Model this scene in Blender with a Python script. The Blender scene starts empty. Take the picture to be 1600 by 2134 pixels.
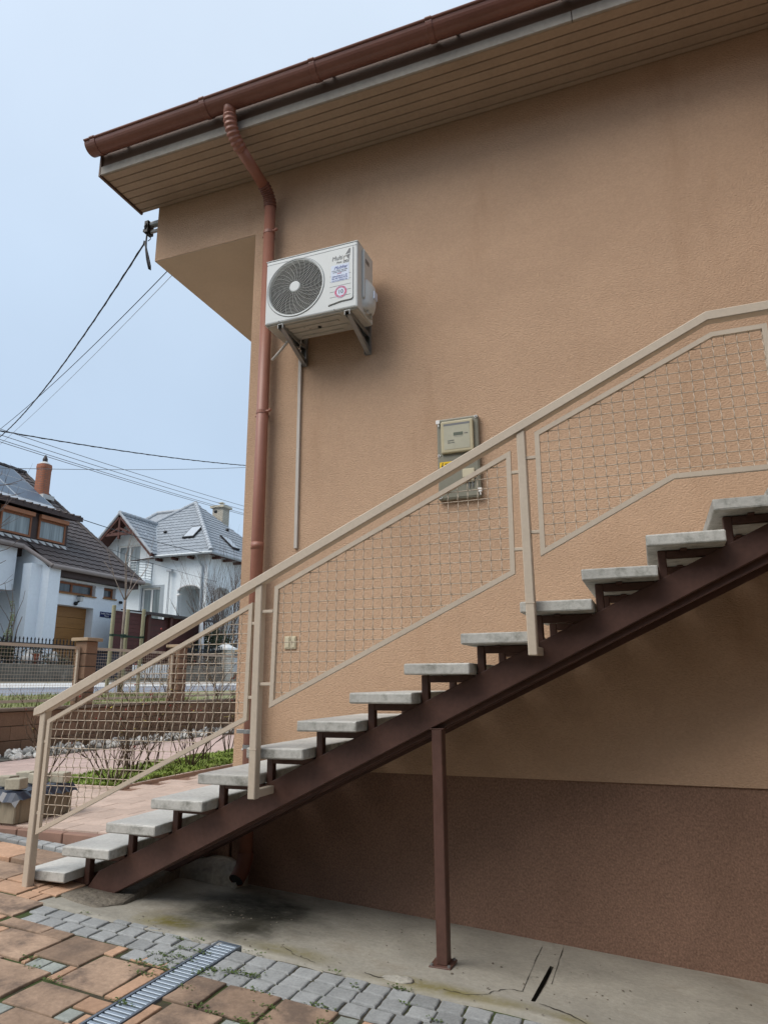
import bpy, bmesh, math, random
from mathutils import Vector, Matrix
random.seed(7)
R = random.Random(11)
SC = bpy.context.scene
COL = SC.collection

# ------------------------------------------------------------------ camera, sky, sun, exposure
cam_d = bpy.data.cameras.new('camera')
cam = bpy.data.objects.new('camera', cam_d); COL.objects.link(cam)
cam_d.sensor_fit = 'VERTICAL'; cam_d.sensor_height = 24.0; cam_d.lens = 16.178
cam_d.clip_start = 0.05; cam_d.clip_end = 2000
YAW, PITCH, ROLL = -0.36412, 0.24141, -0.00665
def cam_basis(yaw, pitch, roll):
    f = Vector((math.sin(yaw)*math.cos(pitch), math.cos(yaw)*math.cos(pitch), math.sin(pitch)))
    r = Vector((math.cos(yaw), -math.sin(yaw), 0)); u = r.cross(f)
    c, s = math.cos(roll), math.sin(roll)
    return c*r + s*u, -s*r + c*u, f
_r, _u, _f = cam_basis(YAW, PITCH, ROLL)
cam.matrix_world = Matrix(((_r.x, _u.x, -_f.x, 1.135), (_r.y, _u.y, -_f.y, -3.230), (_r.z, _u.z, -_f.z, 1.115), (0, 0, 0, 1)))
SC.camera = cam

SUN_EL, SUN_AZ = math.radians(51), math.radians(214)     # azimuth clockwise from +Y
world = bpy.data.worlds.new('World'); SC.world = world; world.use_nodes = True
nt = world.node_tree; nt.nodes.clear()
wo = nt.nodes.new('ShaderNodeOutputWorld')
sky = nt.nodes.new('ShaderNodeTexSky'); sky.sky_type = 'NISHITA'; sky.sun_disc = False
sky.sun_elevation = SUN_EL; sky.sun_rotation = SUN_AZ
sky.air_density = 1.0; sky.dust_density = 3.0; sky.ozone_density = 1.0
b_sky = nt.nodes.new('ShaderNodeBackground'); b_sky.inputs['Strength'].default_value = 0.05
nt.links.new(sky.outputs[0], b_sky.inputs[0])
# the closed cloud layer: a little brighter towards the zenith, as an overcast sky is
tc = nt.nodes.new('ShaderNodeTexCoord'); sx = nt.nodes.new('ShaderNodeSeparateXYZ')
nt.links.new(tc.outputs['Generated'], sx.inputs[0])
ramp = nt.nodes.new('ShaderNodeValToRGB')
ramp.color_ramp.elements[0].position = 0.0; ramp.color_ramp.elements[0].color = (0.345, 0.435, 0.545, 1)
ramp.color_ramp.elements[1].position = 1.0; ramp.color_ramp.elements[1].color = (0.74, 0.82, 0.89, 1)
e = ramp.color_ramp.elements.new(0.5); e.color = (0.50, 0.60, 0.70, 1)
nt.links.new(sx.outputs['Z'], ramp.inputs[0])
cn = nt.nodes.new('ShaderNodeTexNoise'); cn.inputs['Scale'].default_value = 2.2; cn.inputs['Detail'].default_value = 5
nt.links.new(tc.outputs['Generated'], cn.inputs['Vector'])
cm = nt.nodes.new('ShaderNodeMapRange'); cm.inputs[1].default_value = 0.3; cm.inputs[2].default_value = 0.7
cm.inputs[3].default_value = 0.94; cm.inputs[4].default_value = 1.06
nt.links.new(cn.outputs[0], cm.inputs[0])
vm = nt.nodes.new('ShaderNodeVectorMath'); vm.operation = 'SCALE'
nt.links.new(ramp.outputs[0], vm.inputs[0]); nt.links.new(cm.outputs[0], vm.inputs['Scale'])
b_cl = nt.nodes.new('ShaderNodeBackground'); b_cl.inputs['Strength'].default_value = 0.66
nt.links.new(vm.outputs[0], b_cl.inputs[0])
add = nt.nodes.new('ShaderNodeAddShader')
nt.links.new(b_sky.outputs[0], add.inputs[0]); nt.links.new(b_cl.outputs[0], add.inputs[1])
nt.links.new(add.outputs[0], wo.inputs[0])

sun_d = bpy.data.lights.new('sun', 'SUN'); sun_d.energy = 1.5; sun_d.angle = math.radians(44); sun_d.color = (1.0, 0.94, 0.86)
sun = bpy.data.objects.new('sun', sun_d); COL.objects.link(sun)
sd = Vector((math.sin(SUN_AZ)*math.cos(SUN_EL), math.cos(SUN_AZ)*math.cos(SUN_EL), math.sin(SUN_EL)))
sun.rotation_euler = (-sd).to_track_quat('-Z', 'Y').to_euler()
vs = SC.view_settings
vs.view_transform = 'Standard'; vs.look = 'None'; vs.gamma = 1; vs.use_curve_mapping = False; vs.exposure = 0.54
SC.cycles.max_bounces = 8; SC.cycles.diffuse_bounces = 4; SC.cycles.use_denoising = True

# ------------------------------------------------------------------ mesh helpers
class MB:
    def __init__(s): s.v = []; s.f = []; s.m = []; s.cur = 0
    def mat(s, i): s.cur = i; return s
    def add(s, vs, fs):
        o = len(s.v); s.v += [tuple(v) for v in vs]
        for f in fs: s.f.append([i+o for i in f]); s.m.append(s.cur)
        return s
    def poly(s, pts): return s.add(pts, [list(range(len(pts)))])
    def box(s, x0, x1, y0, y1, z0, z1):
        v = [(x0,y0,z0),(x1,y0,z0),(x1,y1,z0),(x0,y1,z0),(x0,y0,z1),(x1,y0,z1),(x1,y1,z1),(x0,y1,z1)]
        return s.add(v, [(0,3,2,1),(4,5,6,7),(0,1,5,4),(1,2,6,5),(2,3,7,6),(3,0,4,7)])
    def prism(s, pts, d):           # pts: planar 3d polygon, d: extrusion vector
        d = Vector(d); a = [Vector(p) for p in pts]; n = len(a)
        nrm = Vector((0,0,0))
        for i in range(n): nrm += a[i].cross(a[(i+1) % n])
        if nrm.dot(d) > 0: a.reverse()
        v = a + [p + d for p in a]
        return s.add(v, [list(range(n)), list(range(2*n-1, n-1, -1))] + [(i, i+n, (i+1) % n + n, (i+1) % n)[::-1] for i in range(n)])
    def path(s, pts, r, n=8, closed=False, cap=True, phase=0.0):
        P = [Vector(p) for p in pts]; m = len(P)
        rr = r if isinstance(r, (list, tuple)) else [r]*m
        rings = []; up = None
        for i in range(m):
            a = P[i-1] if (i > 0 or closed) else P[i]; b = P[(i+1) % m] if (i < m-1 or closed) else P[i]
            t = (b-a); t = t.normalized() if t.length > 1e-9 else Vector((0,0,1))
            if up is None: up = Vector((0,0,1)) if abs(t.z) < .9 else Vector((1,0,0))
            x = t.cross(up); x = x.normalized() if x.length > 1e-6 else t.orthogonal().normalized()
            y = x.cross(t).normalized(); up = y
            rings.append([P[i] + rr[i]*(math.cos(2*math.pi*k/n+phase)*x + math.sin(2*math.pi*k/n+phase)*y) for k in range(n)])
        v = [q for g in rings for q in g]; f = []
        for i in range(m if closed else m-1):
            j = (i+1) % m
            for k in range(n): f.append((i*n+k, i*n+(k+1) % n, j*n+(k+1) % n, j*n+k))
        if cap and not closed: f += [list(range(n))[::-1], [(m-1)*n+k for k in range(n)]]
        return s.add(v, f)
    def cyl(s, p, q, r, n=12, r2=None): return s.path([p, q], [r, r if r2 is None else r2], n)
    def beam(s, p, q, w, h, up=(0,0,1)):     # rectangular bar p->q, w across, h along up
        p, q = Vector(p), Vector(q); t = (q-p).normalized(); u = Vector(up)
        x = t.cross(u).normalized()*w/2; y = x.cross(t).normalized()*h/2
        v = [p-x-y, p+x-y, p+x+y, p-x+y, q-x-y, q+x-y, q+x+y, q-x+y]
        return s.add(v, [(0,3,2,1),(4,5,6,7),(0,1,5,4),(1,2,6,5),(2,3,7,6),(3,0,4,7)])
    def ball(s, c, r, nu=8, nv=6, sc=(1,1,1), jit=0, rnd=None):
        c = Vector(c); v = []; f = []
        for i in range(nv+1):
            for k in range(nu):
                th = math.pi*i/nv; ph = 2*math.pi*k/nu
                q = r*(1+(rnd.uniform(-jit, jit) if rnd else 0))
                v.append(c + Vector((q*sc[0]*math.sin(th)*math.cos(ph), q*sc[1]*math.sin(th)*math.sin(ph), q*sc[2]*math.cos(th))))
        for i in range(nv):
            for k in range(nu): f.append((i*nu+k, (i+1)*nu+k, (i+1)*nu+(k+1) % nu, i*nu+(k+1) % nu))
        return s.add(v, f)
    def mesh(s, name, bevel=0, seg=1, smooth=False, fix=True):
        me = bpy.data.meshes.new(name); me.from_pydata(s.v, [], s.f)
        me.polygons.foreach_set('material_index', s.m)
        bm = bmesh.new(); bm.from_mesh(me)
        if fix: bmesh.ops.recalc_face_normals(bm, faces=bm.faces)
        if bevel:
            es = [e_ for e_ in bm.edges if len(e_.link_faces) == 2 and e_.calc_face_angle(0) > .5]
            bmesh.ops.bevel(bm, geom=es, offset=bevel, segments=seg, affect='EDGES', profile=.5, clamp_overlap=True)
        bm.to_mesh(me); bm.free()
        if smooth: me.polygons.foreach_set('use_smooth', [True]*len(me.polygons))
        me.update(); return me

WO = {}
def link(o, mats):
    COL.objects.link(o)
    if mats and o.data is not None and not o.data.materials:
        for m in (mats if isinstance(mats, (list, tuple)) else [mats]): o.data.materials.append(m)
    return o
def thing(name, label, cat, loc=(0,0,0), group=None):
    o = bpy.data.objects.new(name, None); o.empty_display_size = .1; COL.objects.link(o)
    o.location = loc; WO[o.name] = Vector(loc); tag(o, label, cat, group); return o
def tag(o, label, cat, group=None):
    o['label'] = label; o['category'] = cat
    if group: o['group'] = group
    return o
def part(root, name, me, mats, loc=None, rot=None, label=None, scale=None):
    """a child of root; me is in world coordinates unless loc is given"""
    if isinstance(me, MB): me = me.mesh(name)
    o = bpy.data.objects.new(name, me); link(o, mats); o.parent = root
    w = Vector(loc) if loc is not None else Vector((0,0,0))
    o.location = w - WO[root.name]; WO[o.name] = w
    if rot: o.rotation_euler = rot
    if scale: o.scale = scale
    if label: o['label'] = label
    return o
def solo(name, me, mats, label=None, cat=None, kind=None, loc=None, rot=None, group=None):
    if isinstance(me, MB): me = me.mesh(name)
    o = bpy.data.objects.new(name, me); link(o, mats)
    if loc is not None: o.location = loc
    if rot: o.rotation_euler = rot
    WO[o.name] = Vector(loc) if loc is not None else Vector((0,0,0))
    if cat: tag(o, label, cat, group)
    elif label: o['label'] = label
    if kind: o['kind'] = kind
    return o

# ------------------------------------------------------------------ materials
def _n(nt, t, **kw):
    n = nt.nodes.new(t)
    for k, v in kw.items(): setattr(n, k, v)
    return n
def M(name, col, rough=.75, var=.12, vscale=6, var2=0, v2scale=60, bump=0, bscale=250, bdist=.003, spec=.3, metal=0,
      rnd=0, stain=None, sscale=5, slo=.5, shi=.65, squash=None, bdetail=3, sides=False, stsq=None, alpha=None, coat=0, hue=0):
    m = bpy.data.materials.new(name); m.use_nodes = True; t = m.node_tree; b = t.nodes['Principled BSDF']
    L = t.links.new
    b.inputs['Roughness'].default_value = rough; b.inputs['Metallic'].default_value = metal
    b.inputs['Specular IOR Level'].default_value = spec
    if coat: b.inputs['Coat Weight'].default_value = coat
    geo = _n(t, 'ShaderNodeNewGeometry'); vec = geo.outputs['Position']
    if squash:
        mp = _n(t, 'ShaderNodeMapping'); mp.inputs['Scale'].default_value = squash; L(vec, mp.inputs[0]); vecs = mp.outputs[0]
    else: vecs = vec
    no = _n(t, 'ShaderNodeTexNoise'); no.inputs['Scale'].default_value = vscale; no.inputs['Detail'].default_value = 6
    no.inputs['Roughness'].default_value = .62; L(vecs, no.inputs['Vector'])
    mr = _n(t, 'ShaderNodeMapRange'); mr.inputs[1].default_value = .3; mr.inputs[2].default_value = .7
    mr.inputs[3].default_value = 1-var; mr.inputs[4].default_value = 1+var; L(no.outputs[0], mr.inputs[0])
    f = mr.outputs[0]
    if var2:
        n2 = _n(t, 'ShaderNodeTexNoise'); n2.inputs['Scale'].default_value = v2scale; n2.inputs['Detail'].default_value = 4; L(vecs, n2.inputs['Vector'])
        m2 = _n(t, 'ShaderNodeMapRange'); m2.inputs[1].default_value = .3; m2.inputs[2].default_value = .7
        m2.inputs[3].default_value = 1-var2; m2.inputs[4].default_value = 1+var2; L(n2.outputs[0], m2.inputs[0])
        mu = _n(t, 'ShaderNodeMath', operation='MULTIPLY'); L(f, mu.inputs[0]); L(m2.outputs[0], mu.inputs[1]); f = mu.outputs[0]
    base = None
    if rnd or hue:
        oi = _n(t, 'ShaderNodeObjectInfo')
        m3 = _n(t, 'ShaderNodeMapRange'); m3.inputs[3].default_value = 1-rnd; m3.inputs[4].default_value = 1+rnd; L(oi.outputs['Random'], m3.inputs[0])
        mu = _n(t, 'ShaderNodeMath', operation='MULTIPLY'); L(f, mu.inputs[0]); L(m3.outputs[0], mu.inputs[1]); f = mu.outputs[0]
    sc = _n(t, 'ShaderNodeVectorMath', operation='SCALE'); sc.inputs[0].default_value = col[:3]; L(f, sc.inputs['Scale'])
    out = sc.outputs[0]
    if stain:
        ns = _n(t, 'ShaderNodeTexNoise'); ns.inputs['Scale'].default_value = sscale; ns.inputs['Detail'].default_value = 8
        ns.inputs['Roughness'].default_value = .7; vst = vecs
        if stsq:
            mp2 = _n(t, 'ShaderNodeMapping'); mp2.inputs['Scale'].default_value = stsq; L(vec, mp2.inputs[0]); vst = mp2.outputs[0]
        L(vst, ns.inputs['Vector'])
        ms = _n(t, 'ShaderNodeMapRange'); ms.interpolation_type = 'SMOOTHSTEP'
        ms.inputs[1].default_value = slo; ms.inputs[2].default_value = shi; L(ns.outputs[0], ms.inputs[0])
        fac = ms.outputs[0]
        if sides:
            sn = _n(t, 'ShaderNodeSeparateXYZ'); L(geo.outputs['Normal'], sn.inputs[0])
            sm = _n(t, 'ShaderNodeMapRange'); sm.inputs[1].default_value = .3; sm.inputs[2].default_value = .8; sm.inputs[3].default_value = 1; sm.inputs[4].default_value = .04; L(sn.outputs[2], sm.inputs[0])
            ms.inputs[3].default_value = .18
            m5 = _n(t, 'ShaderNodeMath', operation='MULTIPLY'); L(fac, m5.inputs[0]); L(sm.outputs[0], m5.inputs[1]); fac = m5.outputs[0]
        mx = _n(t, 'ShaderNodeMix', data_type='RGBA'); L(fac, mx.inputs[0]); L(out, mx.inputs[6]); mx.inputs[7].default_value = (*stain[:3], 1)
        out = mx.outputs[2]
    L(out, b.inputs['Base Color'])
    if bump:
        nb = _n(t, 'ShaderNodeTexNoise'); nb.inputs['Scale'].default_value = bscale; nb.inputs['Detail'].default_value = bdetail; L(vecs, nb.inputs['Vector'])
        bp = _n(t, 'ShaderNodeBump'); bp.inputs['Strength'].default_value = bump; bp.inputs['Distance'].default_value = bdist
        L(nb.outputs[0], bp.inputs['Height']); L(bp.outputs[0], b.inputs['Normal'])
    return m

mt = {}
mt['stucco'] = M('peach_stucco', (.505,.345,.235), .9, .09, .9, .07, 70, bump=.8, bscale=75, bdist=.008, spec=.15, squash=(1,1,1.6), stain=(.41,.265,.17), sscale=2.2, slo=.50, shi=.80, stsq=(1,1,.22))
mt['plinth'] = M('brown_plinth_plaster', (.235,.145,.105), .9, .12, 2, .30, 110, bump=.7, bscale=130, bdist=.006, spec=.15, squash=(1,1,.8))
mt['bay'] = M('smooth_tan_plaster', (.58,.49,.375), .9, .05, 2, .03, 60, spec=.15)
mt['board'] = M('tan_soffit_board', (.37,.285,.21), .55, .08, 3, .05, 40, rnd=.05)
mt['boardgap'] = M('dark_board_gap', (.06,.045,.03), .9, 0)
mt['trim'] = M('grey_eave_trim', (.35,.32,.275), .6, .12, 4, .08, 30)
mt['fascia'] = M('dark_fascia', (.17,.115,.09), .6, .1, 4)
mt['gutter'] = M('copper_brown_gutter', (.215,.094,.070), .38, .10, 3, .05, 40, spec=.45)
mt['pipe'] = M('salmon_brown_downpipe', (.30,.130,.090), .42, .08, 3, .04, 30, spec=.45)
mt['pipedark'] = M('dark_brown_downpipe', (.16,.065,.045), .5, .2, 8)  # darker brown for the lower elbow and the shoe
mt['roof'] = M('brown_roof_tile', (.12,.06,.045), .7, .2, 8)
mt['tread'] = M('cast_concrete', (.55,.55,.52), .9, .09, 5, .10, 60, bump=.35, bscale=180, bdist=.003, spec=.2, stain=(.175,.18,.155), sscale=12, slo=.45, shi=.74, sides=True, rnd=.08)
mt['brownsteel'] = M('dark_brown_painted_steel', (.104,.053,.041), .5, .12, 5, .10, 40, spec=.4, stain=(.085,.04,.028), sscale=6, slo=.5, shi=.75)
mt['beige'] = M('beige_painted_steel', (.53,.455,.365), .5, .05, 5, .04, 60, spec=.35, bump=.08, bscale=90, bdist=.002)
mt['wire'] = M('beige_wire', (.50,.42,.33), .5, .06, 20, spec=.35)
mt['acwhite'] = M('white_painted_sheet', (.60,.635,.635), .42, .02, 5, spec=.45)
mt['acdark'] = M('dark_fan_recess', (.025,.027,.028), .6, .1, 5)
mt['acgrille'] = M('pale_grille', (.62,.63,.60), .45, .03, 5)
mt['acbase'] = M('dull_base_pan', (.46,.44,.39), .5, .12, 8)
mt['galv'] = M('galvanised_steel', (.30,.31,.31), .4, .12, 25, metal=.6, spec=.5)
mt['grey'] = M('mid_grey_print', (.17,.18,.19), .5, 0)
mt['black'] = M('black_plastic', (.018,.018,.02), .45, .1)
mt['blueprint'] = M('blue_print', (.06,.09,.33), .5, 0)
mt['sticker'] = M('pale_blue_sticker', (.60,.68,.82), .4, .02)
mt['pink'] = M('magenta_print', (.56,.09,.19), .45, .03)
mt['white'] = M('white_plastic', (.80,.80,.78), .4, .02)
mt['ivory'] = M('ivory_plastic', (.56,.51,.37), .4, .04)
mt['meterbox'] = M('grey_meter_cover', (.215,.21,.165), .35, .10, 9, spec=.4)
mt['meterface'] = M('pale_meter_face', (.42,.41,.32), .35, .08, 14)
mt['cream'] = M('cream_meter_frame', (.47,.42,.28), .35, .06, 14)
mt['lcd'] = M('meter_display', (.13,.15,.12), .25, .03)
mt['yellow'] = M('yellow_sticker', (.80,.52,.02), .45, .05)
mt['conduit'] = M('pale_conduit', (.50,.47,.43), .5, .05)
mt['slab'] = M('terracotta_slab', (.325,.230,.165), .85, .24, 7, .12, 50, bump=.45, bscale=60, bdist=.005, spec=.2, rnd=.22, stain=(.165,.122,.095), sscale=4.5, slo=.46, shi=.68)
mt['slabtan'] = M('tan_slab', (.47,.30,.20), .85, .14, 9, .10, 50, bump=.4, bscale=60, bdist=.004, spec=.2, rnd=.12)
mt['cobble'] = M('grey_cobble', (.30,.312,.312), .85, .12, 14, .12, 90, bump=.5, bscale=160, bdist=.003, spec=.25, rnd=.16)
mt['cobblegreen'] = M('green_grey_cobble', (.30,.325,.30), .85, .12, 14, .12, 90, bump=.5, bscale=160, bdist=.003, spec=.25, rnd=.12)
mt['joint'] = M('mossy_joint_soil', (.060,.052,.034), .95, .3, 30, stain=(.052,.072,.022), sscale=5, slo=.46, shi=.60)
mt['terrace'] = M('terrace_slab', (.51,.40,.335), .85, .09, 6, .08, 50, bump=.3, bscale=60, bdist=.003, spec=.2, rnd=.10)
mt['pathslab'] = M('pink_path_slab', (.49,.375,.335), .85, .09, 6, .08, 50, spec=.2, rnd=.08)
mt['kerbred'] = M('red_edging', (.27,.165,.125), .85, .15, 8)
mt['soil'] = M('garden_soil', (.06,.042,.03), .95, .3, 20, bump=.6, bscale=40, bdist=.02)
mt['grassA'] = M('moss_green_leaf', (.215,.295,.055), .7, .3, 6, rnd=.2, stain=(.13,.11,.04), sscale=4, slo=.52, shi=.62)
mt['verge'] = M('winter_grass', (.20,.22,.09), .85, .25, 6, stain=(.28,.26,.16), sscale=3, slo=.48, shi=.6)
mt['grasspale'] = M('pale_grass_blade', (.24,.27,.11), .8, .3, 5)
mt['ground'] = M('bare_ground', (.20,.175,.13), .95, .2, 2)
mt['asphalt'] = M('asphalt', (.24,.26,.30), .85, .08, 3, .08, 80)
mt['palestone'] = M('pale_concrete_pavement', (.62,.62,.60), .85, .08, 2, .05, 40)
mt['fblock'] = M('brown_fence_block', (.235,.150,.100), .9, .12, 4, .12, 60, bump=.4, bscale=90, bdist=.006, rnd=.12)
mt['fcap'] = M('dark_cap_stone', (.22,.17,.13), .85, .15, 6)
mt['pcap'] = M('weathered_pillar_cap', (.36,.27,.18), .85, .15, 6)
mt['stone'] = M('pale_pebble', (.60,.60,.57), .8, .14, 12, rnd=.3, stain=(.36,.32,.27), sscale=9, slo=.55, shi=.7)
mt['stem'] = M('rose_stem', (.085,.058,.038), .8, .3, 15)
mt['leafy'] = M('yellowing_rose_leaf', (.34,.27,.04), .6, .3, 9)
mt['hip'] = M('rose_hip', (.25,.035,.025), .4, .3, 9)
mt['twig'] = M('grey_twig', (.12,.09,.075), .85, .2, 12)
mt['bark'] = M('young_bark', (.24,.20,.17), .85, .35, 25, squash=(1,1,.3))
mt['stake'] = M('treated_timber', (.30,.29,.19), .85, .14, 9, squash=(1,1,.2))
mt['strap'] = M('green_strap', (.02,.05,.035), .7, .1)
mt['planter'] = M('weathered_concrete_box', (.26,.225,.165), .9, .25, 6, .15, 40, stain=(.12,.10,.07), sscale=5, slo=.5, shi=.7, squash=(1,1,.35))
mt['paverblock'] = M('loose_concrete_block', (.40,.37,.29), .9, .12, 9, .10, 60, rnd=.12, bump=.3, bscale=90)
mt['plastic'] = M('blue_black_plastic_sheet', (.022,.03,.05), .28, .2, 9, spec=.6)
mt['render'] = M('white_render', (.77,.83,.88), .9, .03, .8, .03, 12)
mt['render2'] = M('white_render_cool', (.75,.81,.84), .9, .05, .6, .04, 10)
mt['reveal'] = M('grey_white_reveal', (.60,.60,.60), .9, .03)
mt['tileA'] = M('dark_brown_tile', (.072,.058,.056), .55, .15, 4, .12, 20)
mt['tileB'] = M('grey_tile', (.27,.30,.33), .5, .14, 3, .12, 20)
mt['ridge'] = M('ridge_tile_grey', (.36,.39,.42), .55, .12, 4)
mt['ridgeA'] = M('ridge_tile_brown', (.05,.042,.042), .55, .12, 4)
mt['woodbrown'] = M('red_brown_timber', (.085,.034,.026), .6, .15, 5)
mt['dormer'] = M('dark_brown_cladding', (.062,.042,.038), .6, .12, 5)
mt['frameoak'] = M('oak_window_frame', (.25,.095,.040), .5, .1, 6)
mt['shutter'] = M('copper_shutter_box', (.38,.165,.085), .5, .06, 6)
mt['garage'] = M('oak_garage_panel', (.30,.150,.050), .5, .14, 5, .12, 30, squash=(1,.35,4))
mt['zinc'] = M('zinc_gutter', (.36,.40,.43), .4, .08, 5, metal=.3)
mt['greygutter'] = M('grey_brown_gutter', (.25,.215,.20), .5, .08, 5)
mt['chimney'] = M('red_brick_chimney', (.37,.14,.075), .85, .16, 9, .10, 40)
mt['chimpale'] = M('pale_brick_chimney', (.50,.47,.38), .85, .12, 9)
mt['mortar'] = M('lead_flashing', (.50,.51,.50), .6, .08)
mt['solar'] = M('solar_cell', (.10,.135,.18), .5, .08, 6, spec=.3)
mt['solarframe'] = M('solar_frame', (.42,.46,.50), .35, .05)
mt['retwall'] = M('old_concrete_wall', (.145,.14,.12), .9, .3, 3, .15, 30, stain=(.30,.28,.24), sscale=3.5, slo=.55, shi=.7)
mt['iron'] = M('black_iron', (.016,.016,.018), .5, .1)
mt['wallboard'] = M('red_brown_board', (.088,.030,.026), .65, .14, 5, rnd=.12)
mt['sign'] = M('navy_enamel', (.012,.02,.10), .35, .02)
mt['evergreen'] = M('dark_evergreen', (.030,.045,.022), .8, .3, 8)
mt['conifer'] = M('pale_conifer', (.22,.26,.13), .8, .3, 8)
mt['terracotta'] = M('terracotta_pot', (.34,.09,.05), .8, .1)
mt['frostshrub'] = M('grey_green_shrub', (.17,.19,.14), .8, .3, 9)
mt['binblue'] = M('dark_blue_bin', (.015,.02,.035), .5, .1)
mt['dirt'] = M('dark_crack', (.055,.05,.04), .95, .2, 30)
mt['weed'] = M('weed_leaf', (.075,.115,.028), .7, .35, 20)
mt['kerbstone'] = M('rough_pale_concrete', (.40,.38,.33), .95, .2, 6, .2, 40, bump=.6, bscale=40, bdist=.012)
mt['footing'] = M('rough_dark_concrete', (.17,.15,.12), .95, .25, 6, .2, 40, bump=.8, bscale=30, bdist=.02)
mt['drainbar'] = M('galvanised_grate', (.33,.40,.48), .38, .06, 20, metal=.25, spec=.5)
mt['drainframe'] = M('drain_edge', (.16,.19,.23), .45, .1, 20, metal=.3)

def glass_mat(name, col, rough=.08):
    m = bpy.data.materials.new(name); m.use_nodes = True; b = m.node_tree.nodes['Principled BSDF']
    t = m.node_tree; geo = _n(t, 'ShaderNodeNewGeometry'); mp = _n(t, 'ShaderNodeMapping'); mp.inputs['Scale'].default_value = (9, 9, .4)
    t.links.new(geo.outputs['Position'], mp.inputs[0]); no = _n(t, 'ShaderNodeTexNoise'); no.inputs['Scale'].default_value = 1.3
    t.links.new(mp.outputs[0], no.inputs['Vector'])
    mr = _n(t, 'ShaderNodeMapRange'); mr.inputs[1].default_value = .35; mr.inputs[2].default_value = .65; mr.inputs[3].default_value = .7; mr.inputs[4].default_value = 1.25
    t.links.new(no.outputs[0], mr.inputs[0]); sc = _n(t, 'ShaderNodeVectorMath', operation='SCALE'); sc.inputs[0].default_value = col
    t.links.new(mr.outputs[0], sc.inputs['Scale']); t.links.new(sc.outputs[0], b.inputs['Base Color'])
    b.inputs['Roughness'].default_value = rough; b.inputs['Specular IOR Level'].default_value = .6
    return m
mt['glass'] = glass_mat('window_pane_with_curtain', (.13,.17,.18))
mt['glassdark'] = glass_mat('dark_window_pane', (.07,.085,.10))
mt['glasscurtain'] = glass_mat('pane_with_pale_curtain', (.24,.28,.29))

# stained concrete apron: a wet black patch where the downpipe empties, algae along the cobbles
def apron_mat():
    m = bpy.data.materials.new('stained_concrete_apron'); m.use_nodes = True; t = m.node_tree; b = t.nodes['Principled BSDF']; L = t.links.new
    geo = _n(t, 'ShaderNodeNewGeometry'); P = geo.outputs['Position']
    def noise(s, d=6, r=.6):
        n = _n(t, 'ShaderNodeTexNoise'); n.inputs['Scale'].default_value = s; n.inputs['Detail'].default_value = d; n.inputs['Roughness'].default_value = r
        L(P, n.inputs['Vector']); return n.outputs[0]
    def rng(x, a, b_, c, d, smooth=True):
        n = _n(t, 'ShaderNodeMapRange'); n.interpolation_type = 'SMOOTHSTEP' if smooth else 'LINEAR'
        for i, v in enumerate((a, b_, c, d)): n.inputs[i+1].default_value = v
        L(x, n.inputs[0]); return n.outputs[0]
    def mix(f, a, col):
        n = _n(t, 'ShaderNodeMix', data_type='RGBA'); L(f, n.inputs[0]); L(a, n.inputs[6]); n.inputs[7].default_value = (*col, 1); return n.outputs[2]
    def mul(a, b_):
        n = _n(t, 'ShaderNodeMath', operation='MULTIPLY'); L(a, n.inputs[0]); L(b_, n.inputs[1]); return n.outputs[0]
    def spot(c, s, r0, r1, wob, ns):
        a = _n(t, 'ShaderNodeVectorMath', operation='SUBTRACT'); L(P, a.inputs[0]); a.inputs[1].default_value = c
        q = _n(t, 'ShaderNodeVectorMath', operation='MULTIPLY'); L(a.outputs[0], q.inputs[0]); q.inputs[1].default_value = s
        l = _n(t, 'ShaderNodeVectorMath', operation='LENGTH'); L(q.outputs[0], l.inputs[0])
        ad = _n(t, 'ShaderNodeMath', operation='MULTIPLY_ADD'); L(noise(ns, 7, .65), ad.inputs[0]); ad.inputs[1].default_value = wob; L(l.outputs['Value'], ad.inputs[2])
        return rng(ad.outputs[0], r0 + wob*.5, r1 + wob*.5, 1, 0)
    v = _n(t, 'ShaderNodeVectorMath', operation='SCALE'); v.inputs[0].default_value = (.335, .318, .272); L(mul(rng(noise(3.2), .3, .7, .80, 1.15, False), rng(noise(45, 5), .3, .7, .90, 1.10, False)), v.inputs['Scale'])
    c = v.outputs[0]
    c = mix(rng(noise(1.7, 8, .7), .52, .68, 0, .55), c, (.22, .19, .145))
    for cc, ss, r0, r1, k in (((-1.22, -.03, 0), (1, 1.6, 0), .05, .26, 1), ((-.55, -.08, 0), (1, 2.6, 0), .05, .34, .6), ((.25, -.13, 0), (.8, 4, 0), .05, .40, .8), ((.70, -.13, 0), (2, 3.6, 0), .02, .26, .7)):
        f = mul(spot(cc, ss, r0, r1, .5, 7), rng(noise(14, 6, .7), .35, .6, .25, k))
        c = mix(f, c, (.20, .17, .045))
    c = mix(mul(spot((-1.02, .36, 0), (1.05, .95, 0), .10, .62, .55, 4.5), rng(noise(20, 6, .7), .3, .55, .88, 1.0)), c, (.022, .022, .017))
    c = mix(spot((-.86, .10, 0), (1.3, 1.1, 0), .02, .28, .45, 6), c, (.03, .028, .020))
    L(c, b.inputs['Base Color'])
    L(rng(noise(3, 5), .3, .7, .75, .95), b.inputs['Roughness']); b.inputs['Specular IOR Level'].default_value = .2
    bp = _n(t, 'ShaderNodeBump'); bp.inputs['Strength'].default_value = .5; bp.inputs['Distance'].default_value = .006; L(noise(40, 6), bp.inputs['Height']); L(bp.outputs[0], b.inputs['Normal'])
    return m
mt['apron'] = apron_mat()

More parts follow.
